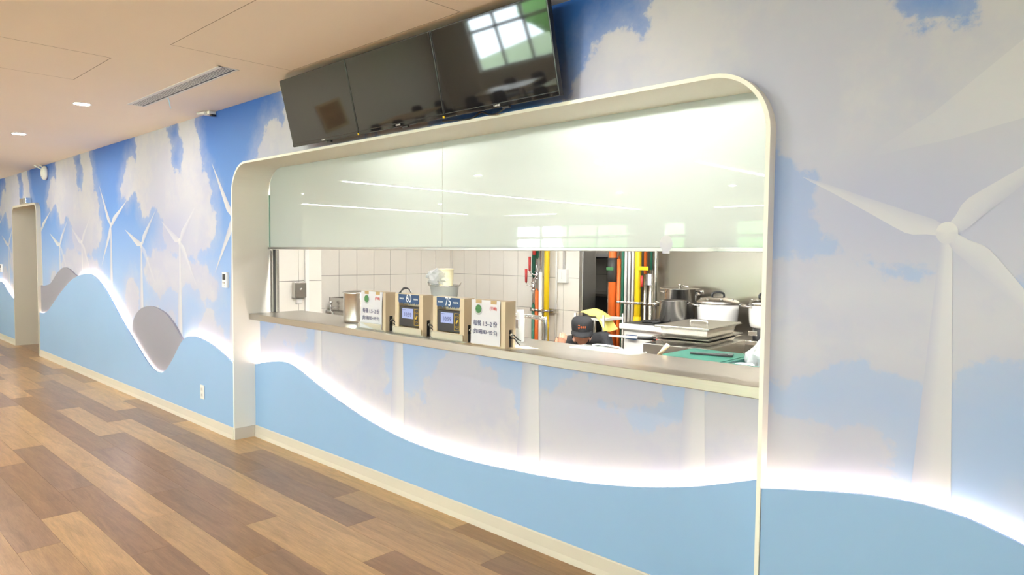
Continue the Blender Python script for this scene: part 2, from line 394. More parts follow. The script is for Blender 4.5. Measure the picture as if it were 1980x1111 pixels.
HAZES = [(1.43, 1.66, 0.16, 0.26, 0.75), (1.7, 1.0, 0.5, 0.18, 0.55), (0.5, 0.75, 0.5, 0.2, 0.5), (2.5, 0.75, 0.4, 0.2, 0.5), (1.75, 1.66, 0.50, 0.26, 0.75), (1.72, 1.30, 0.25, 0.12, 0.35), (2.2, 1.15, 0.3, 0.12, 0.4), (1.5, 2.4, 0.5, 0.12, 0.25)]
def poly_sdf(pu, pz, poly):
    p = np.array(poly); q = np.roll(p, -1, 0); best = np.full(pu.shape, 1e9); inside = np.zeros(pu.shape, bool)
    for (ax, ay), (bx, by) in zip(p, q):
        ex, ey = bx - ax, by - ay; t = np.clip(((pu - ax) * ex + (pz - ay) * ey) / (ex * ex + ey * ey + 1e-12), 0, 1)
        best = np.minimum(best, np.hypot(pu - ax - t * ex, pz - ay - t * ey))
        c = ((ay > pz) != (by > pz)); xi = ax + (pz - ay) / (by - ay + 1e-12) * ex
        inside ^= c & (pu < xi)
    return np.where(inside, best, -best)
def mural_fields(x, z):
    u = np.mod(x + 8.41, 3.0); d = np.full(u.shape, -1.0); hz = np.zeros(u.shape)
    for sh in (-3, 0, 3):
        for poly in CLOUDS: d = np.maximum(d, poly_sdf(u + sh, z, poly))
    for (hu, hv, ru, rv) in HOLES:
        k = (np.hypot((u - hu) / ru, (z - hv) / rv) - 1) * min(ru, rv); d = np.minimum(d, k)
    for (hu, hv, ru, rv, a) in HAZES:
        hz = np.maximum(hz, a * np.exp(-((u - hu) / ru) ** 2 - ((z - hv) / rv) ** 2))
    return np.clip(d, -0.35, 0.35), hz
def set_attr(me, name, vals):
    a = me.attributes.new(name, 'FLOAT', 'POINT'); a.data.foreach_set('value', np.asarray(vals, np.float32))
def mural_attrs(o, ink=None, shade=None):
    me = o.data; co = np.zeros(len(me.vertices) * 3, np.float32); me.vertices.foreach_get('co', co); co = co.reshape(-1, 3)
    c, h = mural_fields(co[:, 0].astype(float), co[:, 2].astype(float))
    set_attr(me, 'cloud', c); set_attr(me, 'haze', h)
    set_attr(me, 'ink', np.zeros(len(co)) if ink is None else ink); set_attr(me, 'shade', np.zeros(len(co)) if shade is None else shade)

def mural_grid(xs, zb, zt, y, nz=None):
    vs, fs = [], []; n = nz
    for x in xs:
        b = zb(x)
        for k in range(n + 1): vs.append((x, y, b + (zt - b) * k / n))
    for i in range(len(xs) - 1):
        for k in range(n): a = i * (n + 1) + k; fs.append((a, a + n + 1, a + n + 2, a + 1))
    return vs, fs
def frange(a, b, st):
    n = max(1, round((b - a) / st)); return [a + (b - a) * i / n for i in range(n + 1)]
wall = B()
for (xa, xb, zf) in [(-16.5, DXL, None), (DXL, DXR, (DXL, DXR, DZT, DR)), (DXR, FXL, None), (FXL, FXR, (FXL, FXR, FZT, FR)), (FXR, 2.2, None)]:
    if zf is None: wall.add(*mural_grid(frange(xa, xb, 0.03), lambda x: 0.0, ZC + 0.02, YM, 88))
    else:
        r = zf[3]; xs = sorted(set([zf[0] + r - r * math.cos(i * math.pi / 24) for i in range(13)] + frange(xa + r, xb - r, 0.03) + [zf[1] - r + r * math.cos(i * math.pi / 24) for i in range(13)]))
        wall.add(*mural_grid(xs, lambda x: arch_z(x, *zf), ZC + 0.02, YM, 18))
wall_back = struct(wall.obj('wall_back', 'mural', fix=False), 'sky and wind turbine mural wall')
mural_attrs(wall_back)

# wind turbines printed on the mural (3 m repeat)
TURB = {'tall': (0.0, 1.76, [(-0.385, 0.465), (0.53, 0.25), (-0.345, -0.445)], [1, 1, 1]),
        'low': (0.93, 1.545, [(-0.48, 0.165), (0.40, 0.33), (0.37, -0.375)], [1, 0.95, 0.55]),
        'mid': (1.91, 1.575, [(-0.44, 0.20), (0.37, 0.31), (0.37, -0.39)], [0.8, 0.7, 0.75])}
def turbine(x0, zh, tips, inks, y, parent, zlo=0.3, zhi=9, xlo=-99, xhi=99):
    b = B(); ink, shade = [], []
    def quadstrip(rows, y=y):                 # rows: (left pt, right pt, ink, shadeL, shadeR)
        vs, fs = [], []
        for (l, r_, k, sl, sr) in rows:
            mid = ((l[0] + r_[0]) / 2, (l[1] + r_[1]) / 2)
            for p, s_ in ((l, sl), (mid, (sl + sr) * 0.3), (r_, sr)):
                vs.append((p[0], y, p[1])); ink.append(k); shade.append(s_)
        for i in range(len(rows) - 1):
            for j in (0, 1): a = 3 * i + j; fs.append((a, a + 1, a + 4, a + 3))
        b.add(vs, fs)
    rows = []
    for i in range(13):
        t = i / 12; z = min(zh - 0.03, zhi) * (1 - t) + zlo * t
        w = 0.015 + 0.042 * (zh - z) / 0.85
        xc = x0 - 0.02 * (zh - z)
        rows.append(((xc - w, z), (xc + w, z), 1.0, 0.75, 0.15))
    if len(rows) > 1: quadstrip(rows)
    if zhi > zh:
        for (dx, dz), kk in zip(tips, inks):
            L_ = math.hypot(dx, dz); t = (dx / L_, dz / L_); nrm = (-t[1], t[0]); rows = []
            for f_, wl, wr in [(0.04, .018, .018), (0.10, .026, .024), (0.17, .042, .022), (0.22, .046, .02), (0.3, .042, .018), (0.5, .029, .013), (0.75, .014, .008), (0.93, .006, .003), (1.0, .0008, .0008)]:
                c = (x0 + dx * f_, zh + dz * f_); k = kk * (1.0 - (0.35 * f_ if kk < 1 else 0))
                if not (xlo < c[0] < xhi): continue
                rows.append(((c[0] + nrm[0] * wl, c[1] + nrm[1] * wl), (c[0] - nrm[0] * wr, c[1] - nrm[1] * wr), k, 0.0, 0.55))
            if len(rows) > 1: quadstrip(rows, y - 0.0004)
        y2 = y - 0.0008; vs = [(x0, y2, zh)]; ink.append(1); shade.append(0.1)
        for k in range(18):
            a = k * math.pi / 9; vs.append((x0 + 0.03 * math.cos(a), y2, zh + 0.034 * math.sin(a))); ink.append(1); shade.append(0.35 if math.sin(a) < 0.3 else 0.0)
        b.add(vs, [(0, 1 + k, 1 + (k + 1) % 18) for k in range(18)])
    o = b.obj('turbine_print', 'mural', parent, fix=False); mural_attrs(o, ink, shade); return o
for k in range(-2, 4):
    for nm in ('tall', 'low', 'mid'):
        ux, zh, tips, inks = TURB[nm]; x = -8.41 + 3 * k + ux
        if x > 1.0 or x < -16: continue
        hidden = (FXL + 0.0 < x < FXR) or (DXL < x < DXR)
        if hidden:
            # only the blades that reach past the opening show
            if abs(x + 1.48) < 0.01: turbine(x, zh, tips[1:], inks[1:], YM - 0.0012, wall_back, zlo=zh - 0.04, xlo=FXR + 0.0)
            continue
        turbine(x, zh, tips, inks, YM - 0.0012, wall_back, xhi=(FXL - 0.003 if x < FXL else 99), xlo=(DXR + 0.003 if x > DXR and x < FXL else (FXR + 0.003 if x > FXR else -99)))
# the sweep of a very large faint blade at the far right of the mural
b = B(); rows = [((0.16, 2.63), (0.30, 2.30)), ((-0.10, 2.36), (0.02, 2.06)), ((-0.33, 2.125), (-0.24, 1.92)), ((-0.55, 1.945), (-0.50, 1.86)), ((-0.74, 1.83), (-0.735, 1.825))]
vs, ik = [], []
for i, (l, r_) in enumerate(rows):
    for p in (l, r_): vs.append((p[0], YM - 0.001, p[1])); ik.append((0.85, 0.8, 0.6, 0.3, 0.0)[i])
b.add(vs, [(2 * i, 2 * i + 1, 2 * i + 3, 2 * i + 2) for i in range(4)])
o = b.obj('turbine_print', 'mural', wall_back, fix=False); mural_attrs(o, ik, [0.1] * len(ik))

# ---------------------------------------------------------------- floor with single planks
fl = B(); fl.box(-16.6, 2.4, -10.5, YRM, -0.12, -0.004)
floor = struct(fl.obj('floor', 'plank'), 'oak-look vinyl plank floor'); floor.color = (0.42, 0.30, 0.19, 1)
PW, PL = 0.19, 1.285
LIGHT = (0.60, 0.385, 0.18); MID = (0.52, 0.32, 0.15); DARK = (0.37, 0.215, 0.105); GREY = (0.37, 0.225, 0.125)
row_end = {0: -5.34, 1: -4.92, 2: -4.48, 3: -5.34, 4: -4.89, 5: -5.76, 6: -5.36, 7: -4.91, 8: -4.48, 9: -5.34, 10: -4.9, 11: -5.8, 12: -5.2}
tone = {(0, 0): LIGHT, (0, 1): LIGHT, (0, 2): DARK, (1, 0): DARK, (1, 1): MID, (1, 2): DARK, (1, -1): LIGHT, (1, -2): GREY, (1, -3): LIGHT, (1, -4): DARK, (1, -5): LIGHT,
        (2, 0): GREY, (2, 1): MID, (2, -1): DARK, (2, -2): GREY, (2, -3): LIGHT, (2, -4): MID, (2, 2): DARK,
        (3, 0): LIGHT, (3, 1): LIGHT, (3, 2): DARK, (3, -1): LIGHT, (3, -2): DARK, (3, -3): GREY, (3, -4): MID,
        (4, 0): DARK, (4, 1): LIGHT, (4, -1): DARK, (4, -2): LIGHT, (4, -3): GREY, (4, -4): MID,
        (5, 0): GREY, (5, -1): DARK, (5, 1): DARK, (5, -2): DARK, (5, -3): LIGHT,
        (6, 0): LIGHT, (6, -1): LIGHT, (6, -2): LIGHT, (6, -3): GREY, (6, 1): LIGHT,
        (7, 0): DARK, (7, 1): DARK, (7, -1): GREY, (7, -2): LIGHT, (7, -3): MID,
        (8, 0): LIGHT, (8, 1): LIGHT, (8, -1): DARK, (8, -2): MID, (9, 0): GREY, (9, 1): MID, (9, -1): GREY, (10, 0): MID, (10, -1): LIGHT}
pm = B().box(0.0006, PL - 0.0006, 0.0005, PW - 0.0005, -0.004, 0.0)
proto = pm.obj('plank', 'plank', floor); pmesh = proto.data; first = True
rnd = random.Random(3)
for r_ in range(0, 22):
    y0 = 2.45 - PW * r_; e0 = row_end.get(r_, -5.3 + rnd.uniform(-0.6, 0.6))
    for k in range(-8, 6):
        x = e0 + PL * k
        if x > 1.6 or x + PL < -16.3: continue
        if r_ == 0:
            if x < -5.4 or x > -1.1: continue
        if first: o = proto; first = False
        else: o = bpy.data.objects.new('plank', pmesh); COL.objects.link(o); o.parent = floor
        o.location = (x, y0, 0)
        if r_ == 0: o.scale = (1, 0.95, 1)
        c = tone.get((r_, k)) or rnd.choice([LIGHT, LIGHT, MID, DARK, GREY]); j = rnd.uniform(0.94, 1.06)
        o.color = (c[0] * j, c[1] * j, c[2] * j, 1)

# ---------------------------------------------------------------- ceiling
ce = B(); ce.box(-16.6, 2.4, -10.5, YM + 0.35, ZC, ZC + 0.12)
ceiling = struct(ce.obj('ceiling', 'ceil'), 'smooth warm white plasterboard ceiling')
def access_panel(x0, x1, y0, y1):
    p = B().box(x0 + 0.004, x1 - 0.004, y0 + 0.004, y1 - 0.004, ZC - 0.0004, ZC + 0.01); g_ = 0.0035
    o = p.obj('access_panel', 'ceil', ceiling); j = B()
    j.box(x0, x1, y0, y0 + g_, ZC - 0.0003, ZC + 0.005); j.box(x0, x1, y1 - g_, y1, ZC - 0.0003, ZC + 0.005); j.box(x0, x0 + g_, y0, y1, ZC - 0.0003, ZC + 0.005); j.box(x1 - g_, x1, y0, y1, ZC - 0.0003, ZC + 0.005)
    j.obj('panel_joint', 'joint', o); return o
access_panel(-4.06, -2.475, 1.50, 2.23); access_panel(-5.38, -4.60, 0.70, 1.365)

# ---------------------------------------------------------------- serving opening frame
def frame_ring(name, xl, xr, zt, r, t, y0, y1, mat):
    a = arch(xl, xr, zt, r); i_ = arch(xl + t, xr - t, zt - t, r - t); n = len(a); vs = []
    for pts in (a, i_): vs += [(x, y0, z) for x, z in pts] + [(x, y1, z) for x, z in pts]
    fs = []
    for k in range(n - 1):
        fs += [(k, k + 1, n + k + 1, n + k), (2 * n + k, 3 * n + k, 3 * n + k + 1, 2 * n + k + 1), (k, 2 * n + k, 2 * n + k + 1, k + 1), (n + k, n + k + 1, 3 * n + k + 1, 3 * n + k)]
    fs += [(0, n, 3 * n, 2 * n), (n - 1, 3 * n - 1, 4 * n - 1, 2 * n - 1)]
    b = B().add(vs, fs); o = b.obj(name, mat); return o
trim_1 = struct(frame_ring('trim_1', FXL, FXR, FZT, FR, FT, YF, 2.722, 'frame'), 'white rounded frame of the serving opening')
trim_2 = struct(frame_ring('trim_2', DXL, DXR, DZT, DR, 0.03, YF - 0.005, 4.6, 'passage'), 'white rounded frame of the far doorway')
b = B().box(DXL, DXR, 4.6, 4.7, 0, 2.2); struct(b.obj('wall_passage', 'wallpaint'))
b = B().box(DXL, DXR, YM, 4.6, -0.1, 0.0); struct(b.obj('floor_passage', 'plank')).color = (0.33, 0.22, 0.14, 1)

# ---------------------------------------------------------------- blue wavy panels with their light strips
def wavy_panel(name, curve, yfront, yback, label):
    thick = 0.014
    poly = [(curve[0][0], 0.0)] + curve + [(curve[-1][0], 0.0)]
    n = len(curve); b = B()
    vs = []
    for yy in (yfront, yfront + thick):
        for x, z in curve: vs += [(x, yy, 0.0), (x, yy, z)]
    fs = []
    for i in range(n - 1):
        a = 2 * i; q = 2 * n + 2 * i
        fs += [(a, a + 1, a + 3, a + 2), (q, q + 2, q + 3, q + 1), (a + 1, q + 1, q + 3, a + 3)]
    fs += [(0, 2 * n, 2 * n + 1, 1), (2 * n - 2, 2 * n - 1, 4 * n - 1, 4 * n - 2)]
    b.add(vs, fs); o = struct(b.obj(name, 'blue'), label)
    # diffuser filling the gap between the panel and the wall, sunk a little below the rim
    pts = []
    for i, (x, z) in enumerate(curve):
        p0 = curve[max(0, i - 1)]; p1 = curve[min(n - 1, i + 1)]; dx, dz = p1[0] - p0[0], p1[1] - p0[1]; l = math.hypot(dx, dz)
        pts.append((x + dz / l * 0.006, z - dx / l * 0.006))
    d = B(); vs = []
    for x, z in pts: vs += [(x, yfront + thick, z), (x, yback - 0.0015, z), (x, yfront + thick, z - 0.012), (x, yback - 0.0015, z - 0.012)]
    fs = []
    for i in range(n - 1):
        a = 4 * i; c = a + 4; fs += [(a, c, c + 1, a + 1), (a + 2, a + 3, c + 3, c + 2), (a, a + 2, c + 2, c), (a + 1, c + 1, c + 3, a + 3)]
    fs += [(0, 1, 3, 2), (4 * n - 4, 4 * n - 2, 4 * n - 1, 4 * n - 3)]
    d.add(vs, fs); s = d.obj('light_strip', 'wave', o); s['label'] = 'glowing light strip along the wavy rim'
    return o
WA = [(-11.412,0.61),(-11.181,0.617),(-10.931,0.676),(-10.649,0.797),(-10.363,0.92),(-10.09,1.024),(-9.831,1.111),(-9.518,1.178),(-9.203,1.214),(-9.004,1.213),(-8.822,1.181),(-8.63,1.118),(-8.403,1.013),(-8.169,0.878),(-7.929,0.742),(-7.652,0.604),(-7.391,0.472),(-7.195,0.385),(-7.045,0.343),(-6.899,0.338),(-6.78,0.371),(-6.689,0.426),(-6.574,0.516),(-6.436,0.636),(-6.352,0.695),(-6.247,0.737),(-6.122,0.754),(-5.992,0.751),(-5.834,0.735),(-5.652,0.698),(-5.479,0.651),(-5.337,0.607)]
WF = [(-16.4,0.6),(-15.6,0.62),(-14.9,0.8),(-14.4,0.93),(-13.959,0.956),(-13.726,0.928),(-13.505,0.85),(-13.183,0.753),(-12.922,0.71)]
WR = [(-5.318,0.586),(-5.154,0.62),(-4.947,0.652),(-4.805,0.657),(-4.681,0.637),(-4.538,0.598),(-4.353,0.544),(-4.135,0.487),(-3.893,0.430),(-3.664,0.387),(-3.45,0.359),(-3.25,0.344),(-3.018,0.338),(-2.804,0.343),(-2.603,0.354),(-2.412,0.369),(-2.193,0.388),(-1.932,0.420),(-1.699,0.461),(-1.539,0.497),(-1.39,0.538),(-1.252,0.585),(-1.132,0.628),(-1.060,0.655)]
WS = [(-1.040,0.657),(-0.915,0.682),(-0.745,0.713),(-0.621,0.728),(-0.505,0.73),(-0.409,0.719),(-0.332,0.699),(-0.27,0.679),(-0.1,0.61),(0.15,0.50),(0.45,0.40),(0.8,0.36),(1.2,0.42),(1.7,0.6),(2.19,0.7)]
trim_3 = wavy_panel('trim_3', spline(WA, 5), YP, YM, 'blue wavy wainscot panel along the long mural wall')
trim_4 = wavy_panel('trim_4', spline(WF, 4), YP, YM, 'blue wavy wainscot panel beyond the far doorway')
trim_5 = wavy_panel('trim_5', spline(WR, 6), YR, YRM, 'blue wavy wainscot panel under the serving counter')
trim_6 = wavy_panel('trim_6', spline(WS, 5), YP, YM, 'blue wavy wainscot panel beside the near end of the opening')
HA = [(-11.415,0.99),(-11.30,0.985),(-11.111,1.004),(-10.95,1.025),(-10.812,1.07),(-10.573,1.177),(-10.344,1.247),(-10.175,1.266),(-9.968,1.242),(-9.769,1.191),(-9.60,1.155),(-9.469,1.10)]
HB = [(-7.80,0.45),(-7.76,0.60),(-7.709,0.746),(-7.644,0.82),(-7.536,0.882),(-7.401,0.925),(-7.243,0.947),(-7.091,0.947),(-6.906,0.923),(-6.765,0.887),(-6.606,0.812),(-6.499,0.745),(-6.429,0.694),(-6.33,0.60)]
for i, (h, lb) in enumerate(((HA, 'grey curved hill panel next to the far doorway'), (HB, 'grey curved hill panel in the dip of the blue wave'))):
    c = spline(h, 5); struct(B().prism_y([(c[0][0], 0.2)] + c + [(c[-1][0], 0.2)], 2.438, YM - 0.001).obj('trim_%d' % (7 + i), 'hill'), lb)

# skirting boards
def skirting(name, x0, x1, y, h=0.092):
    b = B(); pr = [(0, 0), (-0.013, 0), (-0.011, 0.012), (-0.007, 0.03), (-0.006, h - 0.006), (-0.003, h), (0, h)]
    n = len(pr); b.add([(x, y + a, z) for x in (x0, x1) for a, z in pr], [(i, (i + 1) % n, n + (i + 1) % n, n + i) for i in range(n)] + [list(range(n)), list(range(2 * n - 1, n - 1, -1))])
    return struct(b.obj(name, 'base'))
skirting('baseboard_left', -11.41, -5.337, YP); skirting('baseboard_far', -16.4, DXL - 0.002, YP); skirting('baseboard_counter', FXL + FT, FXR - FT, YR); skirting('baseboard_right', FXR + 0.002, 2.15, YP)
b = B().box(FXL + FT, FXL + FT + 0.006, YF + 0.001, YR - 0.012, 0, 0.092, 0.001); struct(b.obj('baseboard_return', 'base'))

# recess mural under the counter
g = B().add(*mural_grid(frange(FXL + FT, FXR - FT, 0.03), lambda x: 0.0, 0.953, YRM, 32))
wall_counter = struct(g.obj('wall_counter', 'mural', fix=False), 'sky mural below the serving counter'); mural_attrs(wall_counter)
for k, nm in ((1, 'low'), (1, 'mid'), (2, 'tall'), (2, 'low')):
    ux, zh, tips, inks = TURB[nm]; turbine(-8.41 + 3 * k + ux + (0.06 if nm != 'mid' else 0.03), zh, tips, inks, YRM - 0.0012, wall_counter, zlo=0.25, zhi=0.95)
struct(B().box(FXL + FT, FXR - FT, YRM + 0.002, 2.80, 0, 0.95).obj('wall_counter_core', 'kwall'))

# ---------------------------------------------------------------- steel counter, milky glass, shutter guides
ct = B().box(FXL + FT + 0.002, FXR - FT - 0.002, 2.54, 3.0, 0.952, 1.0, 0.003)
counter = tag(ct.obj('serving_counter', 'steelh'), 'long brushed steel serving counter in the rounded opening', 'counter')
gp = empty('glass_partition', (-3.16, 2.71, 1.53)); tag(gp, 'milky green glass partition hanging above the serving counter', 'glass panel')
def arch_poly(xa, xb, z0):
    a = arch(FXL + FT + 0.001, FXR - FT - 0.001, FZT - FT - 0.001, FR - FT, 14, z0); top = [p for p in a if xa < p[0] < xb]
    def zt(x): return arch_z(x, FXL + FT + 0.001, FXR - FT - 0.001, FZT - FT - 0.001, FR - FT)
    return [(xa, z0), (xa, zt(xa))] + [p for p in top if p[1] > z0 + 0.01] + [(xb, zt(xb)), (xb, z0)]
def off(o, p): o.parent = p; o.matrix_parent_inverse = Matrix.Translation(-Vector(p.location)); return o
M['backglass'] = CLEAR('pane_back_glass', (0.97, 0.99, 0.98), 0.03, 0.06)
for xa, xb in ((FXL + FT + 0.03, -3.164), (-3.160, FXR - FT - 0.001)):
    o = off(B().prism_y(arch_poly(xa, xb, 1.532), 2.71, 2.718).obj('glass_pane', ['milk', 'backglass']), gp)
    for p in o.data.polygons: p.material_index = 0 if p.normal.y < -0.9 else 1      # milky film on the hall side, clear glass behind
M['glass_edge'] = P('glass_edge', (0.16, 0.27, 0.22), 0.2, var=0.05)
off(B().box(FXL + FT + 0.001, FXL + FT + 0.028, 2.712, 2.722, 1.532, 1.95).obj('edge_strip', 'glass_edge'), gp)
off(B().box(FXL + FT + 0.002, FXR - FT - 0.002, 2.700, 2.726, 1.514, 1.532, 0.002).obj('bottom_rail', 'railsteel'), gp)
for nm, x0, x1, lab in (('shutter_guide', FXL + FT + 0.001, FXL + FT + 0.095, 'steel shutter guide with a dark slot beside the tiled pillar'), ('shutter_guide', FXR - FT - 0.135, FXR - FT - 0.06, 'bright steel shutter guide at the rice cooker end')):
    e = empty(nm, ((x0 + x1) / 2, 2.77, 1.0)); tag(e, lab, 'shutter guide')
    w = x1 - x0
    off(B().box(x0, x0 + w * 0.30, 2.73, 2.748, 1.0, 1.512, 0.001).obj('channel', 'steel'), e)
    off(B().box(x0 + w * 0.76, x1, 2.73, 2.748, 1.0, 1.512, 0.001).obj('channel', 'steel'), e)
    off(B().box(x0 + w * 0.30, x0 + w * 0.76, 2.733, 2.748, 1.0, 1.512).obj('slot', 'hose' if 'dark' in lab else 'steel'), e)
b = B().box(FXR - FT - 0.06, FXR - FT, 2.735, 2.80, 1.0, 1.512); struct(b.obj('trim_9', 'frame'))
for z in (1.14, 1.36):
    s_ = B().lathe([(0, 0), (0.004, 0), (0.004, 0.002), (0, 0.002)], (0, 0, 0), 10).obj('screw', 'dark', bpy.data.objects['trim_9']); s_.location = (FXR - FT - 0.03, 2.735, z); s_.rotation_euler = (math.pi / 2, 0, 0)

# ---------------------------------------------------------------- kitchen shell
KX0, KX1, KY1, KZ = -7.2, 1.2, 6.36, 2.75
struct(B().box(-7.4, 1.4, 2.74, 8.2, -0.1, -0.002).obj('floor_kitchen', 'kfloor'))
struct(B().box(-7.4, 1.4, 2.68, 8.2, KZ, KZ + 0.1).obj('ceiling_kitchen', 'kwall'))
b = B().box(-7.4, FXL - 0.002, 2.70, 2.74, 0, KZ); b.box(FXR + 0.002, 1.4, 2.70, 2.74, 0, KZ); b.box(FXL - 0.002, FXR + 0.002, 2.68, 2.722, FZT + 0.002, KZ)
struct(b.obj('wall_serving', 'kwall'))
TW, TH, TZ = 0.25, 0.385, 1.215
def tiled_wall(name, a, c, axis, at, facing, zmax=KZ, a0=None, rows=range(-3, 4), thick=0.1):
    """axis 'x': wall runs along x at y=at; axis 'y': wall runs along y at x=at"""
    w = B()
    if axis == 'x': w.box(a, c, at + 0.004, at + thick, 0, zmax)
    else: w.box(at - thick if facing > 0 else at, at - 0.004 if facing > 0 else at + thick, a, c, 0, zmax)
    wo = struct(w.obj(name, 'grout')); g_ = 0.0022; k = 0
    meshes = {}
    s0 = a0 if a0 is not None else a
    while s0 > a + 1e-6: s0 -= TW
    t = s0
    while t < c - 0.01:
        u0, u1 = max(t, a), min(t + TW, c)
        for rr in rows:
            z0, z1 = TZ + rr * TH, TZ + (rr + 1) * TH; z0, z1 = max(z0, 0.0), min(z1, zmax)
            if z1 - z0 < 0.03 or u1 - u0 < 0.03: continue
            key = (round(u1 - u0, 3), round(z1 - z0, 3))
            if key not in meshes:
                if axis == 'x': m_ = B().box(g_, u1 - u0 - g_, 0, 0.008, g_, z1 - z0 - g_, 0.0012)
                else: m_ = B().box(-0.008, 0, g_, u1 - u0 - g_, g_, z1 - z0 - g_, 0.0012)
                o = m_.obj('tile', 'tile', wo); meshes[key] = o.data
            else: o = bpy.data.objects.new('tile', meshes[key]); COL.objects.link(o); o.parent = wo
            o.location = (u0, at, z0) if axis == 'x' else (at, u0, z0)
        t += TW
    return wo
tiled_wall('wall_left', 3.62, KY1, 'y', KX0, 1, a0=4.557)
tiled_wall('wall_rear', KX0, -4.97, 'x', KY1, -1, a0=-6.96)
tiled_wall('wall_pillar', 2.845, 3.62, 'y', -6.03, 1, a0=2.87)
struct(B().box(-7.2, -6.13, 2.845, 3.62, 0, KZ).obj('wall_pillar_core', 'kwall'))
struct(B().box(-4.57, 1.4, KY1, KY1 + 0.06, 0, KZ).obj('wall_steel', 'steelwall'))
struct(B().box(1.2, 1.3, 2.845, KY1, 0, KZ).obj('wall_right_kitchen', 'kwall'))
dj = B().box(-4.97, -4.915, KY1 - 0.012, 6.60, 0, KZ, 0.004); struct(dj.obj('trim_10', 'steel'), 'steel clad door jamb in the tiled kitchen wall')
b = B().box(-4.97, -4.57, KY1, 6.60, 1.95, KZ); struct(b.obj('wall_lintel', 'steel'))
tiled_wall('wall_scullery', -7.2, -3.2, 'x', 7.9, -1, rows=range(-1, 3))
struct(B().box(-7.35, -7.2, 6.362, 8.2, 0, KZ).obj('wall_scullery_end', 'kwall')); struct(B().box(-7.35, -7.202, 6.30, 6.5, 0, KZ).obj('wall_corner', 'kwall'))
struct(B().box(-3.2, -3.1, 6.42, 7.9, 0, KZ).obj('wall_scullery_side', 'kwall'))

# kitchen ceiling panels (real fixtures)
def kitchen_light(x, y, w, d, label, glow='kit'):
    e = empty('ceiling_light', (x, y, KZ)); tag(e, label, 'ceiling light', 'kitchen ceiling panels')
    off(B().box(x - w / 2 - 0.02, x + w / 2 + 0.02, y - d / 2 - 0.02, y + d / 2 + 0.02, KZ - 0.03, KZ, 0.003).obj('housing', 'white'), e)
    off(B().box(x - w / 2, x + w / 2, y - d / 2, y + d / 2, KZ - 0.034, KZ - 0.03).obj('diffuser', glow), e)
for x, y in ((-5.6, 4.7), (-3.6, 4.9), (-1.6, 4.9)):
    kitchen_light(x, y, 1.15, 0.28, 'white ceiling panel light over the kitchen floor')
kitchen_light(-3.36, 2.86, 0.40, 0.12, 'bright white panel light behind the join of the milky panes', 'kitc')
kitchen_light(-1.70, 2.90, 0.85, 0.14, 'bright white panel light behind the near milky pane', 'kitb')
kitchen_light(-4.6, 7.2, 0.8, 0.25, 'white ceiling panel light in the scullery beyond the doorway')

# ---------------------------------------------------------------- dining hall round the camera (seen in the glass and the screens)
HX0, HX1, HY0 = -16.5, 2.2, -10.3
struct(B().box(HX0 - 0.1, HX0, HY0, YM, 0, ZC).obj('wall_far', 'wallpaint')); 
NY0, NY1 = -9.2, -6.2  # extent of the added daylight opening in the near wall
wn = B().box(HX1, HX1 + 0.1, HY0, YM, 0, 0.6); wn.box(HX1, HX1 + 0.1, HY0, YM, 2.45, ZC); wn.box(HX1, HX1 + 0.1, HY0, NY0, 0.6, 2.45); wn.box(HX1, HX1 + 0.1, NY1, YM, 0.6, 2.45)
struct(wn.obj('wall_near', 'wallpaint'))
wins = [(-14.9, -10.7), (-9.6, -8.95), (-7.6, -3.6), (-2.4, 1.4)]
wb = B(); zs, zt = 0.85, 2.36
wb.box(HX0, HX1, HY0 - 0.2, HY0, 0, zs); wb.box(HX0, HX1, HY0 - 0.2, HY0, zt, ZC)
xs = [HX0] + [v for w in wins for v in w] + [HX1]
for i in range(0, len(xs), 2): wb.box(xs[i], xs[i + 1], HY0 - 0.2, HY0, zs, zt)
struct(wb.obj('wall_front', 'wallpaint'))
M['winframe'] = P('window_frame', (0.62, 0.62, 0.60), 0.4, var=0.03)
M['winglass'] = CLEAR('window_glass', (0.97, 0.99, 0.98), 0.02, 0.06)
for i, (xa, xb) in enumerate(wins):
    n = max(1, round((xb - xa) / 1.02)); w = (xb - xa) / n; fr = B()
    fr.box(xa, xb, HY0 - 0.12, HY0 - 0.06, zs, zs + 0.05); fr.box(xa, xb, HY0 - 0.12, HY0 - 0.06, zt - 0.05, zt); fr.box(xa, xb, HY0 - 0.12, HY0 - 0.06, 1.93, 2.02)
    for k in range(n + 1):
        xc = xa + w * k; fr.box(max(xa, xc - 0.045), min(xb, xc + 0.045), HY0 - 0.12, HY0 - 0.06, zs, zt)
    wo = struct(fr.obj('window_%d' % (i + 1), 'winframe'))
    for k in range(n): B().box(xa + w * k + 0.03, xa + w * (k + 1) - 0.03, HY0 - 0.094, HY0 - 0.088, zs + 0.03, zt - 0.03).obj('pane', 'winglass', wo)
    L_ = bpy.data.lights.new('window_portal', 'AREA'); L_.shape = 'RECTANGLE'; L_.size = xb - xa; L_.size_y = zt - zs; L_.cycles.is_portal = True
    lo = bpy.data.objects.new('window_portal', L_); COL.objects.link(lo); lo.location = ((xa + xb) / 2, HY0 - 0.15, (zs + zt) / 2); lo.rotation_euler = (math.pi / 2, 0, 0)
fr = B().box(HX1 + 0.03, HX1 + 0.08, NY0, NY1, 0.6, 0.65); fr.box(HX1 + 0.03, HX1 + 0.08, NY0, NY1, 2.40, 2.45)  # unseen side window, added to throw daylight on the frame jamb
for k in range(4): yy = NY0 + (NY1 - NY0) * k / 3; fr.box(HX1 + 0.03, HX1 + 0.08, max(NY0, yy - 0.03), min(NY1, yy + 0.03), 0.6, 2.45)
wo = struct(fr.obj('window_5', 'winframe'))
for k in range(3): B().box(HX1 + 0.052, HX1 + 0.058, NY0 + 1.0 * k + 0.03, NY0 + 1.0 * (k + 1) - 0.03, 0.64, 2.41).obj('pane', 'winglass', wo)
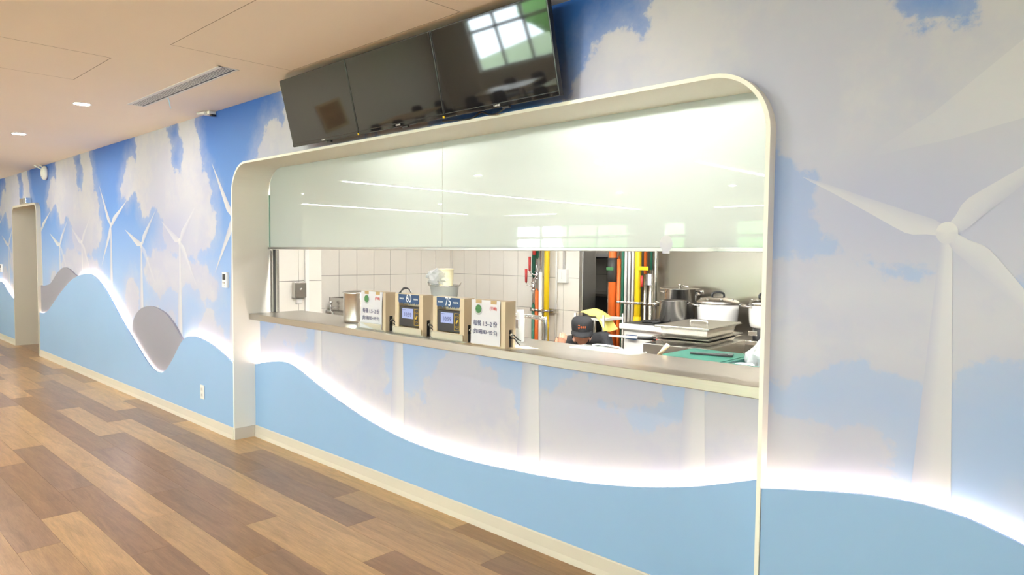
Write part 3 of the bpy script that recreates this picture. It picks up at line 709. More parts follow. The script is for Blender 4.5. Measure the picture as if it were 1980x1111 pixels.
L_ = bpy.data.lights.new('window_portal', 'AREA'); L_.shape = 'RECTANGLE'; L_.size = 1.85; L_.size_y = NY1 - NY0; L_.cycles.is_portal = True
lo = bpy.data.objects.new('window_portal', L_); COL.objects.link(lo); lo.location = (HX1 + 0.09, (NY0 + NY1) / 2, 1.525); lo.rotation_euler = (0, math.pi / 2, 0)
struct(B().box(-30, 14, -40, 12, -0.4, -0.25).obj('ground_garden', 'lawn'))
for i, (x, y, r_, h) in enumerate(((-15.8, -16, 1.5, 3.4), (-12.4, -15.2, 1.2, 3.0), (-9.3, -16.5, 1.55, 3.8), (-5.9, -15.3, 1.25, 3.2), (-2.0, -16, 1.7, 3.6), (-18, -21, 2.4, 5), (-10.8, -22, 2.6, 5.2), (-5, -22, 2.2, 4.6))):
    t = empty('garden_tree', (x, y, -0.15)); tag(t, 'leafy garden tree outside the dining hall windows', 'tree', 'garden trees outside')
    off(B().tube([(x, y, -0.15), (x + .05, y, h * 0.35), (x, y, h * 0.6)], [0.14, 0.11, 0.07], 8).obj('trunk', 'stick'), t)
    bm = bmesh.new(); bmesh.ops.create_icosphere(bm, subdivisions=3, radius=1.0); rr = random.Random(i)
    for v in bm.verts: v.co *= r_ * rr.uniform(0.8, 1.12); v.co.z *= 0.85; v.co += Vector((x, y, h * 0.68))
    bm.verts.index_update(); cb = B().add([v.co[:] for v in bm.verts], [[v.index for v in f.verts] for f in bm.faces], True); bm.free()
    off(cb.obj('crown', 'greenery'), t)

def light_line(x0, x1, y0, y1, lab):
    e = empty('light_line', ((x0 + x1) / 2, (y0 + y1) / 2, ZC)); tag(e, lab, 'ceiling light', 'ceiling light lines of the dining hall')
    off(B().box(x0 - 0.012, x1 + 0.012, y0 - 0.012, y1 + 0.012, ZC - 0.012, ZC - 0.001).obj('channel', 'white'), e)
    off(B().box(x0, x1, y0, y1, ZC - 0.016, ZC - 0.012).obj('diffuser', 'line'), e)
light_line(-9.66, -9.60, -9.2, -0.77, 'long ceiling light line mirrored across both glass panes')
light_line(-15.03, -14.97, -8.4, -3.1, 'ceiling light line mirrored low in the first glass pane')
light_line(-14.5, -12.6, -9.6, -9.54, 'short ceiling light line above the mirrored windows')
light_line(-7.8, -3.6, -9.7, -9.64, 'ceiling light line mirrored at the end of the second pane')
light_line(-4.2, -4.14, -9.0, -2.2, 'ceiling light line over the middle of the hall')

def downlight(x, y, label, group=None):
    e = empty('downlight', (x, y, ZC)); tag(e, label, 'downlight', group)
    off(B().lathe([(0.064, -0.0), (0.066, -0.003), (0.060, -0.005), (0.054, -0.003), (0.054, 0.0)], (x, y, ZC), 28).obj('trim_ring', 'white'), e)
    off(B().lathe([(0.0, -0.0032), (0.053, -0.0032), (0.053, -0.001), (0, -0.001)], (x, y, ZC), 28).obj('lens', 'down'), e)
downlight(-6.22, 1.63, 'round recessed downlight nearest to the ceiling vent'); downlight(-8.30, 1.62, 'round recessed downlight farther along towards the doorway')
for x in (-12.46, -10.38, -2.06):
    downlight(x, 1.62, 'round recessed downlight out of view along the mural', 'downlights along the mural')
for x in (-12.46, -7.4, -5.2, -2.06):
    for y in (-1.6, -5.2): downlight(x, y, 'round recessed downlight in the dining hall ceiling', 'downlights of the hall')

def hall_table(x, y, rz):
    e = empty('dining_table', (x, y, 0), rz); tag(e, 'beech topped dining table mirrored in the television screens', 'table', 'dining hall tables')
    B().box(-0.9, 0.9, -0.38, 0.38, 0.715, 0.745, 0.006).obj('tabletop', 'tabletop', e)
    for sx in (-0.82, 0.82):
        for sy in (-0.3, 0.3): B().tube([(sx, sy, 0), (sx, sy, 0.715)], 0.022, 10).obj('leg', 'dark', e)
    return e
def hall_chair(mat):
    e = empty('dining_chair'); tag(e, 'dark moulded dining chair mirrored in the television screens', 'chair', 'dining hall chairs')
    B().box(-0.21, 0.21, -0.2, 0.2, 0.43, 0.455, 0.01).obj('seat', mat, e)
    bk = B(); pts = [(-0.2, 0.5), (-0.21, 0.62), (-0.19, 0.78), (-0.12, 0.83), (0.12, 0.83), (0.19, 0.78), (0.21, 0.62), (0.2, 0.5)]
    bk.prism_y(pts, 0.19, 0.215); bk.obj('backrest', mat, e)
    for sx in (-0.17, 0.17):
        B().tube([(sx * 1.12, -0.19, 0), (sx, -0.16, 0.43)], 0.012, 8).obj('leg', 'dark', e)
        B().tube([(sx * 1.12, 0.24, 0), (sx, 0.18, 0.45), (sx, 0.2, 0.55)], 0.012, 8).obj('leg', 'dark', e)
    return e
ch0 = hall_chair('chair'); used = False
for i, (x, y) in enumerate(((-6.2, -4.4), (-8.6, -4.6), (-6.4, -6.6), (-8.8, -6.8), (-11.2, -5.0), (-6.2, -8.4), (-8.7, -8.6), (-11.4, -7.4), (-13.9, -6.4))):
    t = hall_table(x, y, 0.0) if i == 0 else copy_tree(bpy.data.objects['dining_table']); t.location = (x, y, 0)
    for sx in (-0.45, 0.45):
        for s in (1, -1):
            c = ch0 if not used else copy_tree(ch0); used = True
            c.location = (x + sx, y + s * 0.52, 0); c.rotation_euler = (0, 0, 0 if s > 0 else math.pi)
art = empty('wall_picture', (HX0, -6.0, 1.2)); tag(art, 'brown picture mirrored in the screen farthest from the camera', 'picture')
off(B().box(HX0, HX0 + 0.03, -6.45, -5.65, 0.85, 1.6, 0.004).obj('frame', 'tabletop'), art); off(B().box(HX0 + 0.03, HX0 + 0.034, -6.38, -5.72, 0.92, 1.53).obj('print', 'art'), art)

# ---------------------------------------------------------------- ceiling fittings near the wall
vx0, vx1, vy0, vy1 = -5.95, -4.29, 1.87, 2.0
e = empty('air_vent', (-5.12, 1.935, ZC)); tag(e, 'long white slotted air vent set in the ceiling', 'air vent')
b = B(); t_ = 0.014
b.box(vx0, vx1, vy0, vy0 + 0.030, ZC - 0.003, ZC, .001); b.box(vx0, vx1, vy1 - t_, vy1, ZC - 0.003, ZC, .001); b.box(vx0, vx0 + t_, vy0, vy1, ZC - 0.003, ZC, .001); b.box(vx1 - t_, vx1, vy0, vy1, ZC - 0.003, ZC, .001)
off(b.obj('frame', 'white'), e)
off(B().box(vx0 + 0.005, vx1 - 0.005, vy0 + 0.005, vy1 - 0.005, ZC - 0.0008, ZC).obj('backing', 'dark'), e)
for k in range(5):
    y = vy0 + 0.041 + k * 0.0135
    off(B().box(vx0 + t_, vx1 - t_, y - 0.0030, y + 0.0030, ZC - 0.0018, ZC - 0.0010).obj('slat', 'white'), e)
for k in range(1, 6):
    x = vx0 + (vx1 - vx0) * k / 6; off(B().box(x - 0.004, x + 0.004, vy0 + t_, vy1 - t_, ZC - 0.0019, ZC - 0.001).obj('bridge', 'white'), e)
b = B(); pts = [(-5.45 + 0.006 * math.sin(k), 1.99 + 0.022 * k / 6, ZC - 0.006 - 0.075 * k / 6) for k in range(7)]
vs = [];
for p in pts: vs += [(p[0] - 0.009, p[1], p[2]), (p[0] + 0.009, p[1], p[2]), (p[0] + 0.009, p[1] + 0.001, p[2]), (p[0] - 0.009, p[1] + 0.001, p[2])]
fs = [(4 * i + j, 4 * i + (j + 1) % 4, 4 * i + 4 + (j + 1) % 4, 4 * i + 4 + j) for i in range(6) for j in range(4)] + [(0, 1, 2, 3), (24, 25, 26, 27)]
tag(B().add(vs, fs).obj('airflow_ribbon', 'ribbon'), 'pale blue ribbon hanging from the ceiling vent', 'ribbon')
# emergency lamp bracket beside the wall, round alarm near the doorway
e = empty('motion_sensor', (-5.74, 2.42, ZC)); tag(e, 'small white wall bracket fitting where ceiling meets the mural', 'sensor')
off(B().box(-5.80, -5.70, 2.40, YM, ZC - 0.03, ZC - 0.002, 0.004).obj('mount', 'white'), e)
off(B().tube([(-5.85, 2.37, ZC - 0.012), (-5.74, 2.385, ZC - 0.018)], 0.012, 12).obj('head', 'enamel'), e)
off(B().box(-5.72, -5.68, 2.41, 2.45, ZC - 0.045, ZC - 0.03, 0.004).obj('lens', 'dark'), e)
e = empty('alarm_sounder', (-11.05, YM, 2.52)); tag(e, 'oval white alarm sounder high on the mural above the doorway', 'alarm')
b = B().lathe([(0, 0), (0.085, 0), (0.095, 0.012), (0.095, 0.03), (0.08, 0.05), (0.03, 0.058), (0, 0.058)], (0, 0, 0), 28); o = b.obj('body', 'white', e); o.rotation_euler = (math.pi / 2, 0, 0)
o = B().lathe([(0.05, 0.054), (0.055, 0.060), (0.06, 0.054)], (0, 0, 0), 24).obj('ring', 'enamel', e); o.rotation_euler = (math.pi / 2, 0, 0)
off(B().tube(spline([(-11.12, YM - 0.03, 2.57), (-11.2, YM - 0.06, 2.60), (-11.28, YM - 0.09, ZC - 0.001)], 4), 0.008, 8).obj('cable', 'white'), e)
off(B().tube(spline([(-11.08, YM - 0.03, 2.59), (-11.12, YM - 0.05, 2.62), (-11.14, YM - 0.07, ZC - 0.001)], 4), 0.008, 8).obj('cable', 'white'), e)
e = empty('door_sensor', (-12.07, YF, DZT)); tag(e, 'chrome sensor box on top of the far doorway frame', 'sensor')
off(B().box(-12.25, -11.9, YF - 0.03, YM - 0.002, DZT + 0.001, DZT + 0.085, 0.006).obj('housing', 'chrome'), e)
off(B().box(-12.24, -12.06, YF - 0.034, YF - 0.03, DZT + 0.008, DZT + 0.078).obj('face', 'steel'), e)

def air_controller(x0, x1, z0, z1, lab):
    e = empty('air_controller', ((x0 + x1) / 2, YM, z0)); tag(e, lab, 'remote control')
    off(B().box(x0, x1, YM - 0.024, YM - 0.001, z0, z1, 0.004).obj('body', 'white'), e); w, h = x1 - x0, z1 - z0
    off(B().box(x0 + w * 0.18, x1 - w * 0.18, YM - 0.0255, YM - 0.024, z0 + h * 0.5, z0 + h * 0.88).obj('display', 'device'), e)
    for k, (px, pz) in enumerate(((0.35, 0.32), (0.65, 0.32), (0.5, 0.15))):
        off(B().box(x0 + w * px - 0.007, x0 + w * px + 0.007, YM - 0.027, YM - 0.024, z0 + h * pz - 0.006, z0 + h * pz + 0.006, 0.001).obj('button', 'steel' if k < 2 else 'white'), e)
air_controller(-5.575, -5.495, 1.20, 1.325, 'small white air conditioner controller beside the serving opening')
air_controller(-14.06, -13.96, 1.11, 1.24, 'small white air conditioner controller beyond the far doorway')
e = empty('wall_outlet', (-5.925, YP, 0.295)); tag(e, 'white outlet plate on the blue panel below the wave', 'outlet')
off(B().box(-5.963, -5.888, YP - 0.009, YP - 0.001, 0.235, 0.355, 0.003).obj('plate', 'white'), e)
for z in (0.27, 0.32):
    s_ = off(B().box(-5.945, -5.906, YP - 0.011, YP - 0.009, z - 0.017, z + 0.017, 0.001).obj('socket', 'enamel'), e)
    for dx in (-0.008, 0.008): off(B().box(-5.9255 + dx - 0.0015, -5.9255 + dx + 0.0015, YP - 0.0117, YP - 0.0108, z - 0.006, z + 0.006).obj('slot', 'dark'), e)

# ---------------------------------------------------------------- televisions
TVW, TVH = 0.764, 0.428; tilt = math.atan2(0.10, 0.414)
for i, (x0, lab) in enumerate(((-4.247, 'black television farthest along the tilted row, mirroring a brown picture'), (-3.482, 'middle black television of the tilted row'), (-2.717, 'black television mirroring bright windows, nearest the big cloud'))):
    e = empty('television', (x0 + TVW / 2, 2.343, 2.187)); e.rotation_euler = (tilt, 0, 0); tag(e, lab, 'television', 'three tilted televisions')
    w = TVW / 2 - 0.0015
    B().box(-w, w, 0.0, 0.028, 0.0, TVH, 0.003).obj('casing', 'bezel', e)
    B().box(-w + 0.006, w - 0.006, -0.0012, 0.0, 0.022, TVH - 0.005).obj('screen', 'screen', e)
    B().box(-w + 0.002, w - 0.002, -0.004, 0.0, 0.002, 0.019, 0.0015).obj('lower_bezel', 'screen', e)
    B().box(-0.30, 0.30, 0.028, 0.06, 0.05, 0.30, 0.006).obj('rear_box', 'dark', e)
    B().box(0.03, 0.075, -0.002, 0.012, -0.010, 0.0, 0.002).obj('infrared_window', 'dark', e)
    o = text('maker_mark', 'CHIMEI', 0.013, (0.0, -0.0046, 0.0105), 'white', e)
    B().tube([(-0.1, 0.03, 0.3), (-0.1, 0.14, 0.26)], 0.010, 8).obj('bracket', 'dark', e); B().tube([(0.1, 0.03, 0.3), (0.1, 0.14, 0.26)], 0.010, 8).obj('bracket', 'dark', e)
    if i < 2: B().box(w - 0.006, w + 0.004, -0.006, 0.0, -0.002, 0.010, 0.001).obj('yellow_tag', 'yellow', e)
tag(B().box(-4.1, -2.1, 2.435, YM - 0.001, 2.44, 2.50, 0.002).obj('mounting_rail', 'dark'), 'black mounting rail on the mural behind the televisions', 'rail')
tag(B().tube(spline([(-2.30, 2.40, 2.22), (-2.36, 2.38, 2.175), (-2.45, 2.40, 2.178), (-2.52, 2.41, 2.20), (-2.6, 2.41, 2.178), (-2.8, 2.40, 2.19)], 5), 0.004, 6).obj('power_cable', 'dark'), 'thin black cable looping below the televisions', 'cable')

# ---------------------------------------------------------------- wooden payment terminals on the counter
Z1 = 1.0006
def glyph_leaf(e, x, z, y):
    off(B().lathe([(0, 0), (0.0215, 0), (0.0215, 0.0004), (0, 0.0004)], (0, 0, 0), 24).obj('bowl_picture', 'bowl'), e)
def wood_box(name, x0, x1, lab, kind, yf=2.588, depth=0.078, h=0.245, cat='terminal'):
    e = empty(name, ((x0 + x1) / 2, yf, Z1)); tag(e, lab, cat, 'wooden terminals on the counter')
    w = x1 - x0; t = 0.012; z1 = Z1 + h
    # open-fronted plywood case
    sh = B(); sh.box(x0, x0 + 0.036, yf, yf + depth, Z1, z1); sh.box(x1 - 0.036, x1, yf, yf + 0.03, Z1, z1); sh.box(x0 + 0.036, x1 - 0.036, yf, yf + depth, z1 - 0.006, z1); sh.box(x0 + 0.036, x1 - 0.036, yf + depth - 0.01, yf + depth, Z1, z1 - 0.006); sh.box(x0 + 0.036, x1 - 0.036, yf, yf + depth - 0.01, Z1, Z1 + 0.045)
    sh.box(x1 - 0.036, x1, yf + 0.03, yf + depth, Z1 + 0.095, z1); sh.box(x1 - 0.036, x1, yf + 0.062, yf + depth, Z1, Z1 + 0.095)
    off(sh.obj('case', 'maple'), e)
    off(B().box(x1 - 0.030, x1 - 0.012, yf + 0.031, yf + 0.061, Z1 + 0.002, Z1 + 0.094).obj('cable_slot', 'dark'), e)
    off(B().tube(spline([(x1 - 0.014, yf + 0.045, Z1 + 0.06), (x1 + 0.012, yf + 0.05, Z1 + 0.068), (x1 + 0.03, yf + 0.06, Z1 + 0.05), (x1 + 0.035, yf + 0.085, Z1 + 0.035)], 5), 0.0032, 8).obj('cable', 'dark'), e)
    off(B().tube(spline([(x1 - 0.014, yf + 0.045, Z1 + 0.045), (x1 + 0.018, yf + 0.05, Z1 + 0.05), (x1 + 0.03, yf + 0.06, Z1 + 0.03), (x1 + 0.02, yf + 0.09, Z1 + 0.012)], 5), 0.003, 8).obj('cable', 'dark'), e)
    off(B().tube([(x1 - 0.006, yf + 0.045, Z1 + 0.068), (x1 + 0.006, yf + 0.045, Z1 + 0.068)], 0.009, 12).obj('plug', 'steel'), e)
    xm = (x0 + x1) / 2
    if kind in ('60', '75'):
        bx0, bx1 = x0 + 0.037, x1 - 0.039
        off(B().box(bx0, bx1, yf + 0.004, yf + 0.02, Z1 + 0.05, Z1 + 0.17, 0.002).obj('terminal', 'device'), e)
        off(B().box(bx0 + 0.03, bx0 + 0.135, yf + 0.0025, yf + 0.004, Z1 + 0.098, Z1 + 0.158).obj('display', 'lcd'), e)
        off(text('digits', '10:59', 0.036, (bx0 + 0.083, yf + 0.0018, Z1 + 0.12), 'ink', None, sx=0.95), e)
        off(B().box(bx0 + 0.034, bx0 + 0.066, yf + 0.0018, yf + 0.0024, Z1 + 0.148, Z1 + 0.151).obj('status_bar', 'ink'), e)
        # amber card reader mark
        fx0, fx1 = bx0 + 0.146, bx0 + 0.190; g_ = B(); lw = 0.0022; yy = (yf + 0.002, yf + 0.0038)
        for a in ((fx0, fx0 + lw, Z1 + 0.06, Z1 + 0.158), (fx1 - lw, fx1, Z1 + 0.06, Z1 + 0.158), (fx0, fx1, Z1 + 0.06, Z1 + 0.06 + lw), (fx0, fx1, Z1 + 0.158 - lw, Z1 + 0.158)): g_.box(a[0], a[1], *yy, a[2], a[3])
        off(g_.obj('reader_border', 'amber'), e); fm = (fx0 + fx1) / 2; g_ = B(); zc = Z1 + 0.109
        g_.prism_y([(fm - 0.011, zc - 0.006), (fm + 0.004, zc + 0.014), (fm + 0.011, zc + 0.007), (fm - 0.004, zc - 0.013)], *yy)
        for sg in (1, -1):
            for rr in (0.010, 0.018):
                g_.tube([(fm + rr * math.cos(a) * 0.95, yf + 0.0028, zc + sg * (0.016 + rr * math.sin(a))) for a in [0.5 + k * 0.214 for k in range(11)]], 0.0011, 6)
        off(g_.obj('card_symbol', 'amber'), e)
        off(B().box(bx0 - 0.003, bx1 + 0.003, yf - 0.0012, yf + 0.0005, Z1 + 0.195, z1 - 0.001).obj('price_banner', 'banner'), e)
        off(B().prism_y([(bx0, Z1 + 0.195)] + [(bx0 + (bx1 - bx0) * k / 20, Z1 + 0.195 - (0.006 + 0.006 * ((k * 7) % 3) / 2 if k % 2 else 0.001)) for k in range(1, 20)] + [(bx1, Z1 + 0.195)], yf - 0.001, yf + 0.0004).obj('skyline_print', 'banner'), e)
        off(text('price', kind, 0.070, (xm, yf - 0.0016, Z1 + 0.2195), 'whiteink', None, sx=0.75), e)
        off(text('caption', '健康飲食', 0.011, (bx0 + 0.03, yf - 0.0016, Z1 + 0.217), 'whiteink', None), e); off(text('caption', '均衡營養', 0.011, (bx1 - 0.03, yf - 0.0016, Z1 + 0.217), 'whiteink', None), e)
    else:
        # sheet of paper taped over the front, bulging a little
        n, m_ = 8, 12; vs, fs = [], []; px0, px1 = x0 + (0.006 if kind == 'A' else -0.001), x1 - (0.034 if kind == 'D' else 0.026)
        for s_ in (0.0, 0.0006):
            for j in range(m_ + 1):
                for i in range(n + 1):
                    u, v = i / n, j / m_; z = z1 + 0.001 - v * (h - 0.006)
                    bul = 0.002 + 0.010 * v * v + 0.004 * math.sin(v * 5) * u; vs.append((px0 + (px1 - px0) * u + (0.004 * v if kind == 'D' else -0.006 * v), yf - bul - s_, z))
        k0 = (n + 1) * (m_ + 1)
        for j in range(m_):
            for i in range(n):
                a = j * (n + 1) + i; fs += [(a, a + 1, a + n + 2, a + n + 1), (k0 + a, k0 + a + n + 1, k0 + a + n + 2, k0 + a + 1)]
        off(B().add(vs, fs).obj('paper_notice', 'paper'), e); w_ = px1 - px0; xc = (px0 + px1) / 2
        for fx in (0.26, 0.78): off(B().box(px0 + w_ * fx - 0.022, px0 + w_ * fx + 0.022, yf - 0.0040, yf - 0.0028, z1 - 0.018, z1 + 0.0008).obj('tape', 'tape'), e)
        bo = off(B().lathe([(0, 0), (0.027, 0), (0.027, 0.0006), (0, 0.0006)], (0, 0, 0), 24).obj('bowl_picture', 'bowl'), e)
        cx, cz = px0 + w_ * 0.27, z1 - 0.048
        bo.matrix_world = Matrix.Translation((cx + e.location.x * 0, yf - 0.0062, cz - 0.006)) @ Matrix.Rotation(math.pi / 2, 4, 'X')
        bo.matrix_parent_inverse = Matrix.Identity(4); bo.location = Vector((cx, yf - 0.0062, cz - 0.006)) - e.location; bo.rotation_euler = (math.pi / 2, 0, 0)
        g_ = B(); g_.prism_y([(cx + 0.023 * math.cos(a), cz + 0.023 * math.sin(a)) for a in [k * math.pi / 12 for k in range(24)]], yf - 0.0078, yf - 0.0070); off(g_.obj('vegetable_picture', 'leafgreen'), e)
        off(text('red_note', '(半碗)', 0.021, (px0 + w_ * 0.78, yf - 0.0066, z1 - 0.042), 'redink', None), e)
        dx = 0.002 if kind == 'D' else -0.003
        off(text('serving_note', '每餐 1.5~2 份', 0.034, (xc + dx, yf - 0.0085, Z1 + 0.118), 'ink', None, sx=0.93), e)
        off(text('serving_note', '(約1碗/83~95卡)', 0.029, (xc + dx, yf - 0.0112, Z1 + 0.074), 'ink', None, sx=0.93), e)
    return e
wood_box('payment_terminal', -3.826, -3.560, 'wooden terminal box covered by a paper notice, next to the steel pot', 'A')
wood_box('payment_terminal', -3.460, -3.190, 'wooden payment terminal bannered sixty, second in the row from the steel pot', '60')
wood_box('payment_terminal', -3.098, -2.830, 'wooden payment terminal bannered seventy-five, third in the row from the steel pot', '75')
wood_box('payment_terminal', -2.766, -2.511, 'wooden terminal box covered by a paper notice, nearest the camera', 'D')
for i, (x0, x1, lab) in enumerate(((-3.87, -3.57, 'clear acrylic tray ledge before the notice box by the pot'), (-3.50, -3.165, 'clear acrylic tray ledge before the terminal bannered sixty'), (-3.13, -2.80, 'clear acrylic tray ledge before the terminal bannered seventy-five'))):
    e = empty('tray_ledge', ((x0 + x1) / 2, 2.55, Z1)); tag(e, lab, 'tray', 'acrylic tray ledges')
    off(B().prism_z([(x0, 2.515), (x1 - 0.06, 2.515), (x1, 2.575), (x1, 2.586), (x0, 2.586)], Z1, Z1 + 0.007).obj('shelf', 'acrylic'), e)
    off(B().box(x0 + 0.03, x1 - 0.03, 2.578, 2.584, Z1 + 0.007, Z1 + 0.040, 0.002).obj('upstand', 'maple'), e)
    off(B().box(x0 + 0.028, x1 - 0.028, 2.573, 2.5775, Z1 + 0.007, Z1 + 0.045, 0.001).obj('clear_front', 'acrylic'), e)
tag(B().prism_z([(-2.86, 2.545), (-2.56, 2.545), (-2.44, 2.62), (-2.40, 2.72), (-2.5, 2.74), (-2.86, 2.586)], 0.9995, 1.0005).obj('wooden_board', 'maple'), 'thin pale wooden board under the notice box nearest the camera', 'board').location.z = 0.0

# steel pot with lid beside the first terminal
e = empty('steel_pot', (-4.18, 2.80, Z1)); tag(e, 'tall plain steel pot standing beside the wooden terminals', 'pot')
off(B().lathe([(0, 0), (0.094, 0), (0.102, 0.008), (0.103, 0.02), (0.103, 0.205), (0.106, 0.209), (0.100, 0.209), (0.099, 0.02), (0, 0.012)], (-4.18, 2.80, Z1), 40).obj('body', 'steel'), e)
off(B().lathe([(0.108, 0.209), (0.109, 0.213), (0.10, 0.218), (0.02, 0.226), (0, 0.226)], (-4.18, 2.80, Z1), 40).obj('lid', 'steel'), e)
# small clear jar behind the last terminal
e = empty('sauce_jar', (-2.655, 2.86, Z1)); tag(e, 'small clear jar with a white label behind the last terminal', 'jar')
off(B().lathe([(0, 0), (0.022, 0), (0.024, 0.006), (0.024, 0.15), (0.02, 0.165), (0.02, 0.18), (0, 0.18)], (-2.655, 2.86, Z1), 24).obj('glass_body', 'tub'), e)
off(B().box(-2.672, -2.637, 2.822, 2.828, Z1 + 0.08, Z1 + 0.13).obj('sticker', 'paper'), e)
# power strip and wires behind the terminals
b = B()
for k in range(3): b.tube(spline([(-3.62 + k * 0.02, 2.70, Z1 + 0.20), (-3.55, 2.72, Z1 + 0.262 + 0.004 * k), (-3.47, 2.715, Z1 + 0.25), (-3.44 + 0.01 * k, 2.70, Z1 + 0.12), (-3.42, 2.72, Z1 + 0.01)], 5), 0.004, 6)
tag(b.obj('wire_bundle', 'dark'), 'black wires arching behind the first wooden terminal', 'wires')
# long clear food cover with a white handle at the back of the counter
e = empty('food_cover', (-2.09, 2.93, Z1)); tag(e, 'clear plastic food cover with white handle at the counter edge', 'food cover')
off(B().box(-2.30, -1.90, 2.86, 2.995, Z1, Z1 + 0.009, 0.004).obj('shell', 'acrylic'), e)
off(B().tube(spline([(-2.24, 2.985, Z1 + 0.008), (-2.20, 2.985, Z1 + 0.016), (-2.10, 2.98, Z1 + 0.016), (-2.05, 2.97, Z1 + 0.014), (-2.02, 2.95, Z1 + 0.008)], 5), 0.0045, 10).obj('handle', 'enamel'), e)

# ---------------------------------------------------------------- kitchen: tiled side
e = empty('switch_box', (-6.03, 3.36, 1.13)); tag(e, 'grey steel switch box on the white tiled pillar', 'switch box')
off(B().box(-6.03, -5.97, 3.30, 3.42, 1.06, 1.205, 0.003).obj('case', 'steel'), e); off(B().box(-5.97, -5.966, 3.31, 3.41, 1.07, 1.195, 0.001).obj('door', 'steel'), e)
o = B().lathe([(0, 0), (0.012, 0), (0.012, 0.008), (0, 0.012)], (0, 0, 0), 14).obj('knob', 'chrome', e); o.location = (0.065, 0.0, 0.01); o.rotation_euler = (0, math.pi / 2, 0)
tag(B().box(-6.03, -6.012, 3.34, 3.40, 1.0, 1.05, 0.003).obj('pillar_socket', 'white'), 'small white socket under the steel switch box', 'socket')
tag(B().box(-6.03, -6.006, 3.43, 3.47, 0.0, KZ, 0.002).obj('cable_trunking', 'white'), 'white vertical cable trunking on the tiled pillar', 'trunking')
# wall sink and tap
e = empty('wall_sink', (-6.95, 4.55, 0.75)); tag(e, 'small steel hand basin on the tiled side wall', 'sink')
b = B(); x0, x1, y0, y1, z0, z1 = -7.19, -6.78, 4.42, 4.80, 0.78, 0.96
for a in ((x0, x1, y0, y0 + .012, z0, z1), (x0, x1, y1 - .012, y1, z0, z1), (x0, x0 + .012, y0, y1, z0, z1), (x1 - .012, x1, y0, y1, z0, z1), (x0, x1, y0, y1, z0 - .012, z0)): b.box(*a)
off(b.obj('basin', 'steel'), e)
off(B().tube([(-7.0, 4.6, 0.0), (-7.0, 4.6, 0.77)], 0.02, 10).obj('waste_pipe', 'chrome'), e)
e = empty('wall_tap', (-7.1, 4.36, 0.86)); tag(e, 'chrome tap beside the small steel basin', 'tap')
off(B().tube(spline([(-7.19, 4.38, 0.80), (-7.05, 4.36, 0.80), (-6.98, 4.34, 0.78), (-6.95, 4.33, 0.73)], 5), 0.014, 10).obj('spout', 'chrome'), e)
off(B().tube([(-7.08, 4.365, 0.80), (-7.08, 4.365, 0.90)], 0.011, 10).obj('stem', 'chrome'), e); off(B().lathe([(0, 0), (0.022, 0.004), (0.026, 0.02), (0.014, 0.034), (0, 0.036)], (-7.08, 4.365, 0.89), 16).obj('knob', 'chrome'), e)
off(B().tube([(-7.08, 4.365, 0.85), (-6.99, 4.46, 0.85)], 0.008, 8).obj('lever', 'chrome'), e)

# prep table with tub and strainer basket
def steel_table(name, x0, x1, y0, y1, z, lab, shelf=True, cat='table', bev=0.003, apron=0.0):
    e = empty(name, ((x0 + x1) / 2, (y0 + y1) / 2, 0)); tag(e, lab, cat)
    off(B().box(x0, x1, y0, y1, z - 0.035 - apron, z, bev).obj('top', 'steel'), e)
    for xx in (x0 + 0.03, x1 - 0.03):
        for yy in (y0 + 0.03, y1 - 0.03): off(B().tube([(xx, yy, 0), (xx, yy, z - 0.035 - apron)], 0.02, 10).obj('leg', 'steel'), e)
    if shelf: off(B().box(x0 + 0.02, x1 - 0.02, y0 + 0.02, y1 - 0.02, 0.20, 0.22, 0.002).obj('shelf', 'steel'), e)
    return e
steel_table('prep_table', -6.35, -5.15, 4.65, 5.25, 0.93, 'steel prep table behind the payment terminals')
tx, ty, tz = -5.71, 4.93, 0.9305
e = empty('plastic_tub', (tx, ty, tz)); tag(e, 'cloudy plastic tub with wire handles on the prep table', 'tub')
off(B().lathe([(0, 0), (0.125, 0), (0.13, 0.01), (0.155, 0.20), (0.165, 0.204), (0.165, 0.212), (0.150, 0.21), (0.126, 0.014), (0, 0.012)], (tx, ty, tz), 32).obj('shell', 'tub'), e)
off(B().tube([(tx + 0.168 * math.cos(a), ty + 0.168 * math.sin(a), tz + 0.213) for a in [k * math.pi / 16 for k in range(32)]], 0.005, 8, closed=True).obj('rim_wire', 'steel'), e)
for s in (-1, 1):
    d = Vector((math.cos(0.76), math.sin(0.76), 0)) * s; p = Vector((tx, ty, tz)) + d * 0.165; n_ = Vector((-d.y, d.x, 0)) * 0.03
    off(B().tube([p + n_ + Vector((0, 0, .21)), p + n_ + d * .012 + Vector((0, 0, .245)), p - n_ + d * .012 + Vector((0, 0, .245)), p - n_ + Vector((0, 0, .21))], 0.004, 6).obj('handle', 'steel'), e)
e = empty('cream_container', (tx + 0.01, ty + 0.01, tz + 0.214)); tag(e, 'cream plastic container wrapped in film on top of the tub', 'container')
cz = tz + 0.02
off(B().lathe([(0, 0), (0.062, 0), (0.070, 0.01), (0.082, 0.30), (0.082, 0.36), (0.088, 0.365), (0.088, 0.375), (0.078, 0.375), (0.066, 0.02), (0, 0.016)], (tx + 0.01, ty + 0.01, cz), 28).obj('body', 'cream'), e)
for k in range(6): off(B().tube([(tx + 0.01 + (0.075 + .0018 * k) * math.cos(a), ty + 0.01 + (0.075 + .0018 * k) * math.sin(a), cz + 0.2 + 0.025 * k) for a in [j * math.pi / 12 for j in range(24)]], 0.003, 6, closed=True).obj('rib', 'cream'), e)
b = B(); bm = bmesh.new(); bmesh.ops.create_icosphere(bm, subdivisions=3, radius=1); rr = random.Random(5)
for v in bm.verts: v.co = Vector((v.co.x * 0.13, v.co.y * 0.13, v.co.z * 0.10)) * rr.uniform(0.8, 1.1) + Vector((tx - 0.05, ty - 0.04, tz + 0.30))
